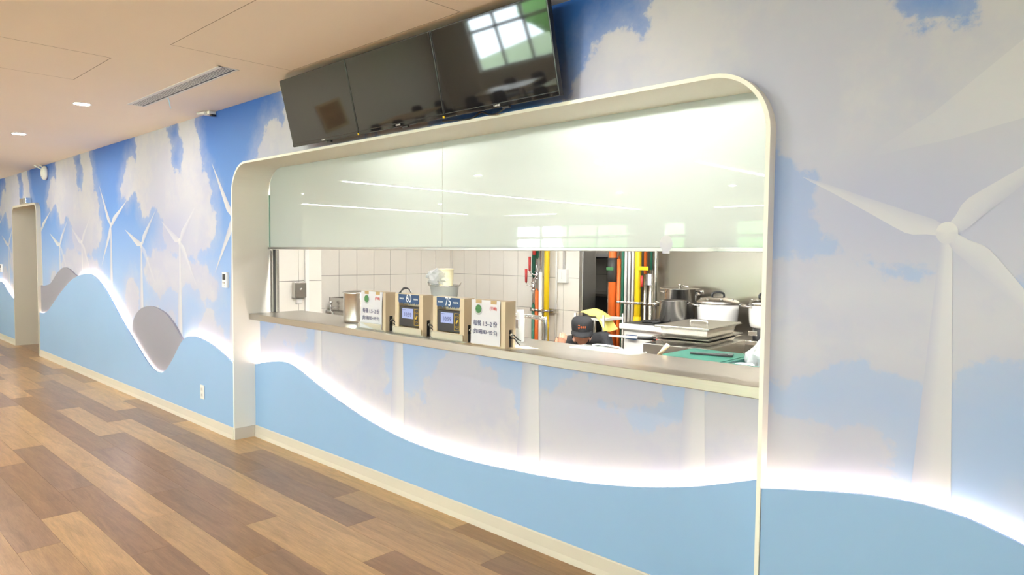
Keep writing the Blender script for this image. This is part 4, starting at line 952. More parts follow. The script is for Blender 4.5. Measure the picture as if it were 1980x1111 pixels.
bm.verts.index_update(); b.add([v.co[:] for v in bm.verts], [[v.index for v in f.verts] for f in bm.faces]); bm.free()
tag(b.obj('plastic_bag', 'polybag'), 'crumpled clear plastic bag leaning on the cream container', 'plastic bag')

# white light switch with conduit on the rear wall
e = empty('wall_switch', (-5.2, KY1, 1.23)); tag(e, 'white wall switch below a white conduit on the rear tiles', 'switch')
off(B().box(-5.27, -5.13, KY1 - 0.05, KY1 - 0.001, 1.155, 1.315, 0.006).obj('plate', 'white'), e); off(B().box(-5.235, -5.20, KY1 - 0.055, KY1 - 0.05, 1.20, 1.28, 0.002).obj('rocker', 'enamel'), e)
off(B().tube([(-5.19, KY1 - 0.022, 1.315), (-5.19, KY1 - 0.022, KZ)], 0.014, 10).obj('conduit', 'white'), e)

# ---- pipes
def pipe(x, y, z0, z1, r, mat, lab, name='pipe', extra=None):
    e = empty(name, (x, y, z0)); tag(e, lab, 'pipe'); off(B().tube([(x, y, z0), (x, y, z1)], r, 14).obj('run', mat), e)
    for (za, zb, rr, mm) in (extra or []): off(B().tube([(x, y, za), (x, y, zb)], rr, 14).obj('collar', mm), e)
    return e
PY = 6.25
def lever_valve(e, x, y, z, length=0.16, tilt=0.0):
    off(B().tube([(x, y, z - 0.05), (x, y, z + 0.05)], 0.024, 12).obj('valve_body', 'chrome'), e); off(B().lathe([(0.03, -0.008), (0.034, 0), (0.03, 0.008)], (x, y, z + 0.045), 6).obj('nut', 'chrome'), e); off(B().lathe([(0.03, -0.008), (0.034, 0), (0.03, 0.008)], (x, y, z - 0.045), 6).obj('nut', 'chrome'), e)
    off(B().tube([(x, y - 0.02, z), (x - 0.02, y - 0.05, z + 0.01), (x - 0.06, y - 0.06, z + 0.02), (x - 0.068, y - 0.06, z + 0.05)], 0.008, 8).obj('valve_arm', 'chrome'), e)
    off(B().tube([(x - 0.068, y - 0.06, z + 0.05), (x - 0.07, y - 0.06, z + 0.05 + length)], [0.014, 0.017], 10).obj('valve_lever', 'red'), e)
e = pipe(-5.59, PY, 0, 0.88, 0.022, 'green', 'dark green pipe with red lever valve on the tiled wall'); off(B().tube([(-5.59, PY, 1.22), (-5.59, PY, KZ)], 0.022, 14).obj('run', 'green'), e)
off(B().tube([(-5.59, PY, 0.88), (-5.59, PY, 1.22)], 0.014, 10).obj('union', 'chrome'), e); lever_valve(e, -5.59, PY, 1.10)
e = pipe(-5.535, PY, 0, 1.05, 0.024, 'orange', 'orange pipe between green and white pipes on the tiled wall'); off(B().tube([(-5.535, PY, 1.05), (-5.535, PY, 1.45)], 0.015, 10).obj('union', 'chrome'), e); off(B().tube([(-5.535, PY, 1.45), (-5.535, PY, KZ)], 0.02, 10).obj('run', 'green'), e); lever_valve(e, -5.535, PY, 1.24, 0.17)
e = pipe(-5.475, PY, 0, 1.28, 0.024, 'enamel', 'white pipe beside the yellow gas pipe on the tiled wall'); off(B().tube([(-5.475, PY, 1.28), (-5.475, PY, KZ)], 0.016, 10).obj('union', 'chrome'), e)
off(B().tube([(-5.53, PY - .06, 1.48), (-5.53, PY - .06, 1.62)], [0.02, 0.028], 10).obj('valve_lever', 'red'), e)
pipe(-5.38, PY, 0, KZ, 0.033, 'yellow', 'yellow gas pipe on the tiled wall', extra=[(0.60, 0.66, 0.038, 'yellow')])
pipe(-5.30, KY1 - 0.03, 0, KZ, 0.012, 'white', 'thin cream conduit right of the yellow pipe on tiles')
e = empty('pipe_clamp', (-5.45, KY1, 0.83)); tag(e, 'steel pipe clamp rail across the four pipes on tiles', 'clamp')
off(B().box(-5.68, -5.25, PY + 0.034, PY + 0.07, 0.795, 0.84).obj('rail', 'steel'), e)
for x, r_ in ((-5.59, .026), (-5.535, .028), (-5.475, .028), (-5.38, .037)): off(B().lathe([(r_, -0.014), (r_ + 0.005, -0.014), (r_ + 0.005, 0.014), (r_, 0.014)], (x, PY, 0.818), 16).obj('ring', 'steel'), e)

PX = 6.22
e = pipe(-4.405, PX, 0.30, KZ, 0.046, 'orange', 'thick orange pipe with a black band beside the doorway', extra=[(1.20, 1.46, 0.056, 'hose')])
off(B().box(-4.452, -4.36, PX - 0.058, PX - 0.05, 1.325, 1.36, 0.002).obj('green_label', 'leafgreen'), e)
off(B().tube(spline([(-4.405, PX, 0.32), (-4.39, PX - .02, 0.22), (-4.33, PX - .1, 0.15), (-4.25, PX - .2, 0.12)], 4), 0.046, 12).obj('elbow', 'orange'), e)
e = pipe(-4.325, PX, 0.42, 1.45, 0.021, 'orange', 'thin orange pipe right of the thick orange pipe'); off(B().tube([(-4.325, PX, 1.45), (-4.325, PX, KZ)], 0.014, 10).obj('union', 'chrome'), e); off(B().tube(spline([(-4.325, PX, 0.42), (-4.32, PX - .03, 0.34), (-4.27, PX - .08, 0.32)], 4), 0.018, 10).obj('elbow', 'chrome'), e)
e = pipe(-4.275, PX, 0.42, KZ, 0.016, 'green', 'dark green pipe between orange and white pipes')
for k, x in enumerate((-4.235, -4.19, -4.145)):
    e = pipe(x, PX, 0.52, KZ, 0.016, 'enamel', ('first', 'second', 'third')[k] + ' white pipe left of the thick yellow pipe, ending in black hose', 'pipe')
    off(B().tube(spline([(x, PX, 0.54), (x - 0.005, PX - 0.02, 0.42), (x - 0.04, PX - 0.06, 0.28), (x - 0.10, PX - 0.1, 0.16), (x - 0.16, PX - 0.12, 0.08), (x - 0.24, PX - 0.13, 0.03)], 5), 0.02, 10).obj('hose', 'hose'), e)
pipe(-4.08, PX, 0, KZ, 0.036, 'yellow', 'thick yellow gas pipe with collars by the steel wall', extra=[(0.62, 0.68, 0.05, 'yellow'), (0.68, 0.84, 0.042, 'yellow'), (0.36, 0.50, 0.046, 'yellow')])
e = pipe(-3.99, PX, 1.30, KZ, 0.018, 'orange', 'short orange pipe with a yellow tag right of the yellow pipe'); off(B().tube([(-3.99, PX, 0), (-3.99, PX, 1.30)], 0.016, 10).obj('run', 'steel'), e); off(B().box(-4.06, -3.93, PX - 0.05, PX - 0.03, 1.335, 1.375, 0.004).obj('yellow_tag', 'yellow'), e); off(B().tube([(-4.0, PX - .05, 1.16), (-4.0, PX - .05, 1.28)], 0.016, 10).obj('valve_lever', 'red'), e)
e = pipe(-3.92, PX, 0, 1.34, 0.022, 'steel', 'steel pipe with a paper sticker in the pipe bank'); off(B().tube([(-3.92, PX, 1.34), (-3.92, PX, KZ)], 0.014, 10).obj('run', 'green'), e); off(B().box(-3.945, -3.9, PX - 0.026, PX - 0.02, 1.18, 1.30).obj('sticker', 'paper'), e)
pipe(-3.865, PX, 0, KZ, 0.018, 'steel', 'plain steel pipe at the edge of the pipe bank')
e = empty('pipe_clamp', (-4.15, KY1, 0.99)); tag(e, 'steel pipe clamp rail across the orange to steel pipe bank', 'clamp')
off(B().box(-4.50, -3.82, PX + 0.04, PX + 0.07, 0.965, 1.0).obj('rail', 'steel'), e)
for x, r_ in ((-4.325, .022), (-4.275, .018), (-4.235, .018), (-4.19, .018), (-4.145, .018), (-4.08, .038), (-3.99, .018), (-3.92, .023), (-3.865, .02)): off(B().lathe([(r_, -0.014), (r_ + 0.007, -0.014), (r_ + 0.007, 0.014), (r_, 0.014)], (x, PX, 0.985), 14).obj('ring', 'chrome'), e)

# rack in the doorway with a yellow cloth
e = empty('steel_rack', (-3.98, 5.35, 0)); tag(e, 'small steel rack carrying a yellow cloth by the orange pipes', 'rack')
rx0, rx1, ry0, ry1 = -4.22, -3.88, 5.34, 5.66
for xx in (rx0, rx1):
    for yy in (ry0, ry1): off(B().tube([(xx, yy, 0), (xx, yy, 0.92)], 0.013, 10).obj('post', 'steel'), e)
for z in (0.86, 0.55, 0.2): off(B().box(rx0, rx1, ry0, ry1, z, z + 0.025, 0.004).obj('shelf', 'enamel' if z > 0.8 else 'steel'), e)
b = B(); n, m_ = 14, 10; vs, fs = [], []
for s_ in (0, 0.006):
    for j in range(m_ + 1):
        for i in range(n + 1):
            u, v = i / n, j / m_; x = rx0 + 0.02 + 0.34 * u; y = ry0 - 0.02 + 0.22 * v
            z = 0.90 + 0.07 * math.exp(-((u - 0.35) / 0.3) ** 2) * math.exp(-((v - 0.5) / 0.5) ** 2) + 0.012 * math.sin(9 * u + 4 * v) - (0.13 * max(0, u - 0.72) / 0.28) + s_
            vs.append((x + 0.012 * math.sin(7 * v), y, z))
k0 = (n + 1) * (m_ + 1)
for j in range(m_):
    for i in range(n): a = j * (n + 1) + i; fs += [(a, a + 1, a + n + 2, a + n + 1), (k0 + a, k0 + a + n + 1, k0 + a + n + 2, k0 + a + 1)]
c = B().add(vs, fs, True).obj('kitchen_cloth', 'cloth'); tag(c, 'crumpled yellow cloth hanging over the small steel rack', 'cloth')
# scullery bench seen through the doorway
steel_table('scullery_bench', -6.2, -4.2, 7.35, 7.88, 0.98, 'dark bench below white tiles in the scullery beyond')
e = bpy.data.objects['scullery_bench']; off(B().box(-6.15, -4.25, 7.36, 7.86, 0.5, 0.945).obj('cupboard', 'iron'), e)
e = empty('scullery_shelf', (-5.2, 7.7, 1.46)); tag(e, 'white wall shelf above the scullery bench', 'shelf'); off(B().box(-6.2, -4.2, 7.55, 7.895, 1.46, 1.50).obj('board', 'enamel'), e); off(B().box(-6.2, -4.2, 7.56, 7.58, 1.44, 1.46).obj('edge', 'dark'), e)

# trolley handle standing up behind the counter
e = empty('kitchen_trolley', (-3.6, 3.75, 0)); tag(e, 'steel trolley with a bent tube handle behind the counter', 'trolley')
for yy in (3.46, 3.80):
    off(B().tube(spline([(-3.72, yy, 0.08), (-3.72, yy, 0.95), (-3.70, yy, 1.015), (-3.64, yy, 1.03), (-3.36, yy, 1.03), (-3.30, yy, 1.015), (-3.28, yy, 0.95), (-3.28, yy, 0.08)], 5), 0.016, 12).obj('frame_tube', 'chrome'), e)
for z in (0.25, 0.62): off(B().box(-3.71, -3.29, 3.45, 3.81, z, z + 0.02, 0.003).obj('shelf', 'steel'), e)
for xx in (-3.72, -3.28):
    for yy in (3.46, 3.80):
        o = off(B().tube([(xx, yy - 0.012, 0.04), (xx, yy + 0.012, 0.04)], 0.04, 16).obj('caster', 'hose'), e)

# ---------------------------------------------------------------- kitchen: cooking side
e = empty('gas_stove', (-3.3, 5.75, 0)); tag(e, 'white enamel gas stove cabinet with black burner top', 'stove')
sx0, sx1, sy0, sy1, sz = -3.72, -3.18, 5.45, 6.33, 0.80
off(B().box(sx0, sx1, sy0, sy1, 0.08, sz, 0.006).obj('cabinet', 'enamel'), e); off(B().box(sx0 - 0.03, sx1 + 0.03, sy0 - 0.04, sy1, sz, sz + 0.05, 0.006).obj('hob_rim', 'enamel'), e)
off(B().box(sx0, sx1, sy0, sy1 - 0.02, sz + 0.05, sz + 0.056).obj('burner_top', 'iron'), e)
for yy in (5.68, 6.08):
    for k in range(4):
        a = k * math.pi / 4; off(B().tube([(-3.45 - 0.2 * math.cos(a), yy - 0.17 * math.sin(a), sz + 0.066), (-3.45 + 0.2 * math.cos(a), yy + 0.17 * math.sin(a), sz + 0.066)], 0.009, 8).obj('grate_bar', 'iron'), e)
off(B().box(sx0 + 0.05, sx0 + 0.17, sy0 - 0.045, sy0 - 0.039, sz - 0.09, sz - 0.05).obj('maker_plate', 'banner'), e)
off(B().box(sx0 + 0.05, sx1 - 0.05, sy0 - 0.012, sy0 - 0.001, sz - 0.62, sz - 0.18, 0.004).obj('door', 'enamel'), e); off(B().tube([(sx0 + 0.1, sy0 - 0.03, sz - 0.24), (sx1 - 0.1, sy0 - 0.03, sz - 0.24)], 0.01, 8).obj('handle', 'chrome'), e)
off(B().tube([(sx0 + 0.36, sy0 - 0.05, sz - 0.07), (sx0 + 0.36, sy0 - 0.02, sz - 0.07)], 0.022, 14).obj('knob', 'red'), e)
for xx in (sx0 + 0.05, sx1 - 0.05):
    for yy in (sy0 + 0.05, sy1 - 0.05): off(B().tube([(xx, yy, 0), (xx, yy, 0.09)], 0.018, 10).obj('foot', 'steel'), e)
def pot(name, x, y, z, r, h, lab, lid=False):
    e = empty(name, (x, y, z)); tag(e, lab, 'pot')
    off(B().lathe([(0, 0), (r * .93, 0), (r, .012), (r, h - .004), (r + .006, h), (r - .003, h), (r - .004, .016), (0, .012)], (x, y, z), 36).obj('body', 'steel'), e)
    for s in (-1, 1):
        d = Vector((0.76, 0.65, 0)) * s; n_ = Vector((-d.y, d.x, 0)); c = Vector((x, y, z + h * 0.86))
        off(B().tube([c + d * (r - .002) + n_ * .04, c + d * (r + .03) + n_ * .035 + Vector((0, 0, .012)), c + d * (r + .03) - n_ * .035 + Vector((0, 0, .012)), c + d * (r - .002) - n_ * .04], 0.006, 8).obj('handle', 'steel'), e)
    if lid:
        off(B().lathe([(0, .02), (r * .4, .016), (r * .95, .006), (r + .04, .006), (r + .045, .0), (r + .01, 0.0), (0, .0)], (x, y, z + h + .001), 36).obj('lid', 'steel'), e)
        off(B().lathe([(0, 0), (.012, 0), (.012, .015), (.024, .02), (.02, .032), (0, .034)], (x, y, z + h + .018), 16).obj('lid_knob', 'steel'), e)
    return e
pot('stock_pot', -3.50, 6.08, sz + 0.0755, 0.15, 0.29, 'tall lidded steel stock pot at the back of the stove', True)
pot('stock_pot', -3.36, 5.72, sz + 0.0755, 0.125, 0.20, 'open steel pot in front of the lidded stock pot')
steel_table('cooker_bench', -3.12, -0.4, 5.60, 6.30, 0.78, 'long steel bench carrying the rice cookers')
def rice_cooker(x, y, z, r, h, lab, base=0.0, sc=1.0):
    e = empty('rice_cooker', (x, y, z)); tag(e, lab, 'rice cooker', 'white rice cookers')
    zb = z + base
    if base: off(B().lathe([(0, 0), (r * .72, 0), (r * .74, .01), (r * .74, base), (0, base)], (x, y, z), 28).obj('burner_base', 'iron'), e); off(B().box(x - 0.10, x - 0.02, y - r * .78, y - r * .66, z + base * .35, z + base * .75, .003).obj('control_panel', 'steel'), e); off(B().box(x + 0.02, x + 0.08, y - r * .78, y - r * .66, z + base * .35, z + base * .7, .003).obj('control_panel', 'steel'), e)
    off(B().lathe([(0, 0), (r * .80, 0), (r * .90, .012), (r * .96, .05), (r, h * .75), (r, h), (r * .97, h), (r * .9, .02), (0, .015)], (x, y, zb), 44).obj('body', 'enamel'), e)
    off(B().lathe([(r * .99, h + .001), (r * 1.03, h + .006), (r * 1.03, h + .026), (r * .98, h + .032), (r * .75, h + .055), (r * .3, h + .068), (0, h + .07)], (x, y, zb), 44).obj('lid', 'steel'), e)
    d0 = Vector((0.72, 0.69, 0)); c = Vector((x, y, zb + h + .066))
    off(B().tube(spline([c - d0 * .055, c - d0 * .05 + Vector((0, 0, .03)), c - d0 * .02 + Vector((0, 0, .042)), c + d0 * .02 + Vector((0, 0, .042)), c + d0 * .05 + Vector((0, 0, .03)), c + d0 * .055], 4), 0.010, 10).obj('lid_handle', 'dark'), e)
    for k in range(7):
        a = k * 2 * math.pi / 7; off(B().lathe([(0, 0), (.014, 0), (.014, .004), (0, .006)], (x + r * .78 * math.cos(a), y + r * .78 * math.sin(a), zb + h + .05), 10).obj('lid_clip', 'chrome'), e)
    for s in (-1, 1):
        d = d0 * s; n_ = Vector((-d.y, d.x, 0)); q = Vector((x, y, zb + h * .93))
        off(B().tube(spline([q + d * r + n_ * .06, q + d * (r + .05) + n_ * .05 + Vector((0, 0, .01)), q + d * (r + .06) + Vector((0, 0, .012)), q + d * (r + .05) - n_ * .05 + Vector((0, 0, .01)), q + d * r - n_ * .06], 4), 0.009, 8).obj('side_handle', 'steel'), e)
    dm = Vector((0.46, -0.89, 0)); q = Vector((x, y, zb + h * .18)) + dm * r * .965
    off(B().lathe([(0, -.014), (.008, -.010), (.007, .004), (0, .022)], tuple(q), 10).obj('flame_mark', 'dark'), e)
rice_cooker(-3.00, 5.90, 0.7806, 0.185, 0.20, 'large white rice cooker with steel lid beside the stock pots', base=0.07)
rice_cooker(-2.50, 5.78, 0.7806, 0.135, 0.19, 'smaller white rice cooker on a black base near the shutter guide', base=0.10)
e = empty('wall_faucet', (-3.46, KY1, 1.12)); tag(e, 'chrome kitchen faucet on the steel wall above the pots', 'faucet')
off(B().tube([(-3.43, KY1, 1.10), (-3.43, 6.26, 1.10)], 0.02, 10).obj('inlet', 'chrome'), e); off(B().tube([(-3.43, 6.26, 0.98), (-3.43, 6.26, 1.14)], 0.016, 10).obj('riser', 'chrome'), e)
off(B().tube(spline([(-3.43, 6.26, 1.12), (-3.50, 6.24, 1.12), (-3.56, 6.22, 1.10), (-3.60, 6.21, 1.08)], 4), 0.014, 10).obj('spout', 'chrome'), e); off(B().tube([(-3.50, 6.24, 1.12), (-3.50, 6.24, 1.18), (-3.55, 6.22, 1.19)], 0.011, 8).obj('tap_lever', 'chrome'), e); off(B().tube([(-3.43, 6.26, 1.13), (-3.34, 6.26, 1.14)], 0.013, 8).obj('tap_lever', 'chrome'), e)

# steel work table with gastronorm trays
R0 = Matrix.Translation((-2.28, 4.22, 0)) @ Matrix.Rotation(math.radians(6), 4, 'Z')
e = empty('work_table', (-2.28, 4.22, 0)); e.rotation_euler = (0, 0, math.radians(6)); tag(e, 'small steel work table stacked with trays', 'table')
B().box(-0.26, 0.20, -0.30, 0.34, 0.83, 0.915, 0.004).obj('top', 'steel', e)
for xx in (-0.24, 0.18):
    for yy in (-0.28, 0.32): B().tube([(xx, yy, 0), (xx, yy, 0.83)], 0.02, 10).obj('leg', 'steel', e)
B().box(-0.24, 0.18, -0.28, 0.32, 0.25, 0.27, 0.002).obj('shelf', 'steel', e)
def tray(z, h, lab, lid=False, s=1.0):
    e = empty('steel_tray', (-2.29, 4.24, z)); e.rotation_euler = (0, 0, math.radians(6)); tag(e, lab, 'tray', 'stacked steel trays')
    a, c = 0.175 * s, 0.275 * s
    def ring(k, zz): return [(-a * k, -c * k, zz), (a * k, -c * k, zz), (a * k, c * k, zz), (-a * k, c * k, zz)]
    b = B(); vs = ring(.86, 0) + ring(.93, h) + ring(1.08, h) + ring(1.08, h + .004) + ring(.915, h + .004) + ring(.85, .004)
    fs = [(3, 2, 1, 0)]
    for q in range(5):
        for k in range(4): fs.append((4 * q + k, 4 * q + (k + 1) % 4, 4 * q + 4 + (k + 1) % 4, 4 * q + 4 + k))
    fs.append((20, 21, 22, 23)); b.add(vs, fs).obj('pan', 'steel', e)
    if lid:
        B().box(-a * 1.06, a * 1.06, -c * 1.06, c * 1.06, h + .0045, h + .012, .003).obj('lid', 'steel', e)
        B().tube(spline([(-.06, 0, h + .012), (-.05, 0, h + .03), (.05, 0, h + .03), (.06, 0, h + .012)], 4), 0.006, 8).obj('lid_handle', 'steel', e)
tray(0.9155, 0.030, 'bottom shallow steel tray of the stack on the work table', s=1.0)
tray(0.950, 0.012, 'thin steel tray between the stacked pans', s=1.03)
tray(0.967, 0.060, 'top deep steel pan with a lid on the tray stack', True, s=1.0)
e = empty('kitchen_spatula', (-2.55, 4.0, 0.92)); tag(e, 'spatula with a white blade and black grip on the work table', 'spatula')
off(B().tube([(-2.76, 3.86, 0.945), (-2.60, 3.97, 0.935)], [0.007, 0.010], 8).obj('shaft', 'enamel'), e); off(B().tube([(-2.60, 3.97, 0.935), (-2.50, 4.04, 0.932)], [0.012, 0.016], 10).obj('grip', 'dark'), e)

# green crates and the bits on them
steel_table('crate_stand', -2.15, -1.15, 3.25, 3.85, 0.80, 'low steel stand under the green crates')
def crate(x0, x1, y0, y1, z, h, lab, lid=False):
    e = empty('green_crate', ((x0 + x1) / 2, (y0 + y1) / 2, z)); tag(e, lab, 'crate', 'green plastic crates')
    b = B(); t = 0.006
    b.box(x0 + .01, x1 - .01, y0 + .01, y1 - .01, z, z + .008)
    for a in ((x0, x1, y0, y0 + t), (x0, x1, y1 - t, y1), (x0, x0 + t, y0, y1), (x1 - t, x1, y0, y1)): b.box(a[0], a[1], a[2], a[3], z, z + h)
    off(b.obj('shell', 'crate'), e)
    r = B()
    for a in ((x0 - .01, x1 + .01, y0 - .01, y0 + t), (x0 - .01, x1 + .01, y1 - t, y1 + .01), (x0 - .01, x0 + t, y0, y1), (x1 - t, x1 + .01, y0, y1)): r.box(a[0], a[1], a[2], a[3], z + h, z + h + .012, .002)
    off(r.obj('rim', 'crate'), e)
    n = 5
    for k in range(1, n):
        x = x0 + (x1 - x0) * k / n; off(B().box(x - .004, x + .004, y0 - .007, y0, z + .005, z + h).obj('rib', 'crate'), e)
        y = y0 + (y1 - y0) * k / n; off(B().box(x1, x1 + .007, y - .004, y + .004, z + .005, z + h).obj('rib', 'crate'), e)
    if lid:
        off(B().box(x0 - .012, x1 + .012, y0 - .012, y1 + .012, z + h + .0125, z + h + .026, .005).obj('lid', 'crate'), e)
        off(B().box(x0 + .015, x1 - .015, y0 + .015, y1 - .015, z + h + .026, z + h + .030, .002).obj('lid_panel', 'crate'), e)
crate(-2.08, -1.69, 3.34, 3.80, 0.8005, 0.105, 'green plastic crate with a flat lid behind the counter', True)
crate(-1.655, -1.25, 3.36, 3.72, 0.8005, 0.13, 'open ribbed green crate holding a plastic bag')
e = empty('food_tongs', (-1.86, 3.58, 0.937)); e.rotation_euler = (0, 0, 0.35); tag(e, 'dark metal tongs lying on the green crate lid', 'tongs')
for s in (-1, 1): B().box(-0.11, 0.11, s * 0.012 - 0.006, s * 0.012 + 0.006, 0.0, 0.010, 0.002, R=Matrix.Rotation(s * 0.12, 4, 'Z')).obj('arm', 'iron', e)
B().box(0.095, 0.125, -0.03, 0.03, 0.0, 0.012, 0.003).obj('hinge', 'iron', e)
bm = bmesh.new(); bmesh.ops.create_icosphere(bm, subdivisions=4, radius=1); rr = random.Random(9)
for v in bm.verts:
    k = 1 + 0.16 * math.sin(5 * v.co.x + 3 * v.co.z) + 0.12 * math.sin(9 * v.co.y + 4 * v.co.x); w_ = 0.075 if v.co.z < 0.3 else 0.075 * (1.25 - v.co.z)
    v.co = Vector((v.co.x * w_ * k, v.co.y * w_ * k, v.co.z * 0.13)) + Vector((-1.56, 3.58, 0.94))
bm.verts.index_update(); b = B().add([v.co[:] for v in bm.verts], [[v.index for v in f.verts] for f in bm.faces]); bm.free()
tag(b.obj('plastic_bag', 'polybag'), 'knotted clear plastic bag standing in the open green crate', 'plastic bag')
e = empty('tape_roll', (-1.60, 3.47, 0.81)); tag(e, 'white paper roll in the open green crate', 'roll'); off(B().lathe([(.02, 0), (.05, 0), (.05, .12), (.02, .12), (.02, 0)], (-1.60, 3.46, 0.8095), 24).obj('paper', 'paper'), e)
e = empty('wooden_ladle', (-1.90, 3.05, 0.9)); tag(e, 'ladle with a turned wooden handle leaning behind the counter', 'ladle')
off(B().tube([(-1.905, 3.09, 0.965), (-1.845, 3.10, 1.04)], [0.010, 0.012], 12).obj('handle', 'stick'), e); off(B().tube([(-2.0, 3.075, 0.845), (-1.905, 3.09, 0.965)], 0.005, 8).obj('shaft', 'steel'), e); off(B().lathe([(0, 0), (.03, .004), (.045, .025), (.043, .025), (.028, .007), (0, .003)], (-2.0, 3.075, 0.81), 20).obj('bowl', 'steel'), e)
steel_table('back_ledge', -2.45, -1.62, 3.03, 3.22, 0.81, 'steel ledge directly behind the serving counter', shelf=False)

# ---------------------------------------------------------------- the cook
ORG = Vector((-3.68, 4.75, 0)); AX = Vector((0.75, 0.66, 0)); FW = Vector((0.66, -0.75, 0))
def W(a, f, z): return ORG + AX * a + FW * f + Vector((0, 0, z))
J = {'pelvis': (W(0.02, -.42, .30), .135), 'belly': (W(0.02, -.36, .44), .135), 'chest': (W(0.02, -.24, .60), .145), 'neck': (W(0.01, -.11, .73), .062), 'head': (W(0.0, -.03, .79), .06),
     'shR': (W(-.17, -.17, .69), .070), 'elR': (W(-.27, -.02, .47), .045), 'wrR': (W(-.19, .06, .69), .030),
     'shL': (W(.21, -.18, .735), .072), 'elL': (W(.30, .02, .46), .047), 'wrL': (W(.14, .12, .36), .030),
     'hipR': (W(-.09, -.42, .27), .10), 'knR': (W(-.20, .02, .46), .068), 'anR': (W(-.15, -.20, .10), .045), 'toR': (W(-.18, -.02, .04), .038),
     'hipL': (W(.13, -.42, .27), .10), 'knL': (W(.24, .02, .46), .068), 'anL': (W(.19, -.20, .10), .045), 'toL': (W(.22, -.02, .04), .038)}
ED = [('pelvis', 'belly'), ('belly', 'chest'), ('chest', 'neck'), ('neck', 'head'), ('chest', 'shR'), ('shR', 'elR'), ('elR', 'wrR'), ('chest', 'shL'), ('shL', 'elL'), ('elL', 'wrL'),
      ('pelvis', 'hipR'), ('hipR', 'knR'), ('knR', 'anR'), ('anR', 'toR'), ('pelvis', 'hipL'), ('hipL', 'knL'), ('knL', 'anL'), ('anL', 'toL')]
names = list(J); 
def capsule(p0, p1, r0, r1, seg=18):
    """tapered limb segment with rounded ends, closed"""
    p0, p1 = Vector(p0), Vector(p1); t = p1 - p0; L_ = t.length; t.normalize()
    nx = t.cross(Vector((0, 0, 1)) if abs(t.z) < 0.9 else Vector((1, 0, 0))).normalized(); ny = t.cross(nx)
    rows = [(-r0 * math.cos(a), r0 * math.sin(a)) for a in [0.02 + k * 0.31 for k in range(6)]] + [(L_ + r1 * math.sin(a), r1 * math.cos(a)) for a in [k * 0.31 for k in range(6)]]
    vs = [p0 + t * h + (nx * math.cos(q) + ny * math.sin(q)) * r for h, r in rows for q in [2 * math.pi * k / seg for k in range(seg)]]
    n = len(rows); fs = [(i * seg + k, i * seg + (k + 1) % seg, (i + 1) * seg + (k + 1) % seg, (i + 1) * seg + k) for i in range(n - 1) for k in range(seg)]
    fs += [list(range(seg))[::-1], list(range((n - 1) * seg, n * seg))]
    body.add(vs, fs, True)
body = B()
for a_, c_ in ED: capsule(J[a_][0], J[c_][0], J[a_][1], J[c_][1])
for s_ in (-.075, .085):                                     # breadth of ribcage and hips
    capsule(W(s_, -.42, .30), W(s_, -.34, .46), .11, .11); capsule(W(s_, -.34, .46), W(s_ * 1.15, -.22, .62), .11, .115)
capsule(J['shR'][0], J['shL'][0], .072, .075); capsule(J['neck'][0], J['shL'][0], .06, .066); capsule(J['neck'][0], J['shR'][0], .06, .064)
# head, bent forward: ellipsoid with brow, nose, lips, chin and ears
HT = Matrix.Translation(W(0.0, 0.0, 0.822)) @ Matrix((( AX.x, FW.x, 0, 0), (AX.y, FW.y, 0, 0), (0, 0, 1, 0), (0, 0, 0, 1))) @ Matrix.Rotation(-math.radians(9), 4, 'X')
bm = bmesh.new(); bmesh.ops.create_uvsphere(bm, u_segments=40, v_segments=28, radius=1.0)
def gz(x, z, cx, cz, sx, sz): return math.exp(-((x - cx) / sx) ** 2 - ((z - cz) / sz) ** 2)
for v in bm.verts:
    x, y, z = v.co; front = max(0, y)
    px = x * 0.078 * (1 - 0.16 * max(0, -z)); py = y * 0.098; pz = z * 0.118
    if y > 0:
        py += 0.022 * gz(px, pz, 0, -0.018, 0.012, 0.020) + 0.006 * gz(px, pz, 0, 0.004, 0.009, 0.02)
        py += 0.007 * gz(px, pz, 0, -0.052, 0.022, 0.008) + 0.008 * gz(px, pz, 0, -0.090, 0.028, 0.018)
        py += 0.006 * gz(px, pz, 0, 0.030, 0.05, 0.010)
        for s in (-1, 1): py -= 0.010 * gz(px, pz, s * 0.031, 0.010, 0.017, 0.011); py += 0.005 * gz(px, pz, s * 0.042, -0.022, 0.02, 0.018)
    for s in (-1, 1): px += s * 0.014 * math.exp(-((py + 0.004) / 0.016) ** 2 - ((pz + 0.004) / 0.028) ** 2) * (1 if x * s > 0.9 else 0)
    v.co = HT @ Vector((px, py, pz))
bm.verts.index_update(); body.add([v.co[:] for v in bm.verts], [[v.index for v in f.verts] for f in bm.faces], True); bm.free()
# hands: palm plus five fingers each
def hand(wr, d, up, side):
    d = d.normalized(); s = d.cross(up).normalized() * side; u = s.cross(d).normalized() * side
    capsule(wr, wr + d * .03, .024, .026, 12)
    for o_ in (-.020, 0.0, .020): capsule(wr + d * .03 + s * o_ * .6, wr + d * .072 + s * o_, .018, .014, 12)
    for k, (o_, l) in enumerate(((-.028, .060), (-.010, .070), (.009, .066), (.027, .052))):
        p0 = wr + d * .065 + s * o_; p1 = p0 + d * l * .5 + u * .006; p2 = p1 + d * l * .25 - u * .016; p3 = p2 + d * l * .12 - u * .022
        capsule(p0, p1, .0098, .0090, 10); capsule(p1, p2, .0090, .0084, 10); capsule(p2, p3, .0084, .0076, 10)
    p0 = wr + d * .025 - s * .026; p1 = p0 - s * .024 + d * .022; p2 = p1 + d * .028 - u * .008
    capsule(p0, p1, .014, .011, 10); capsule(p1, p2, .011, .0085, 10)
hand(J['wrR'][0], Vector((0, 0, 1)) + FW * 0.3 + AX * 0.25, FW, 1); hand(J['wrL'][0], FW * 0.6 - Vector((0, 0, .5)) - AX * .4, Vector((0, 0, 1)), -1)
cook = body.obj('person', ['black_cloth', 'skin'])
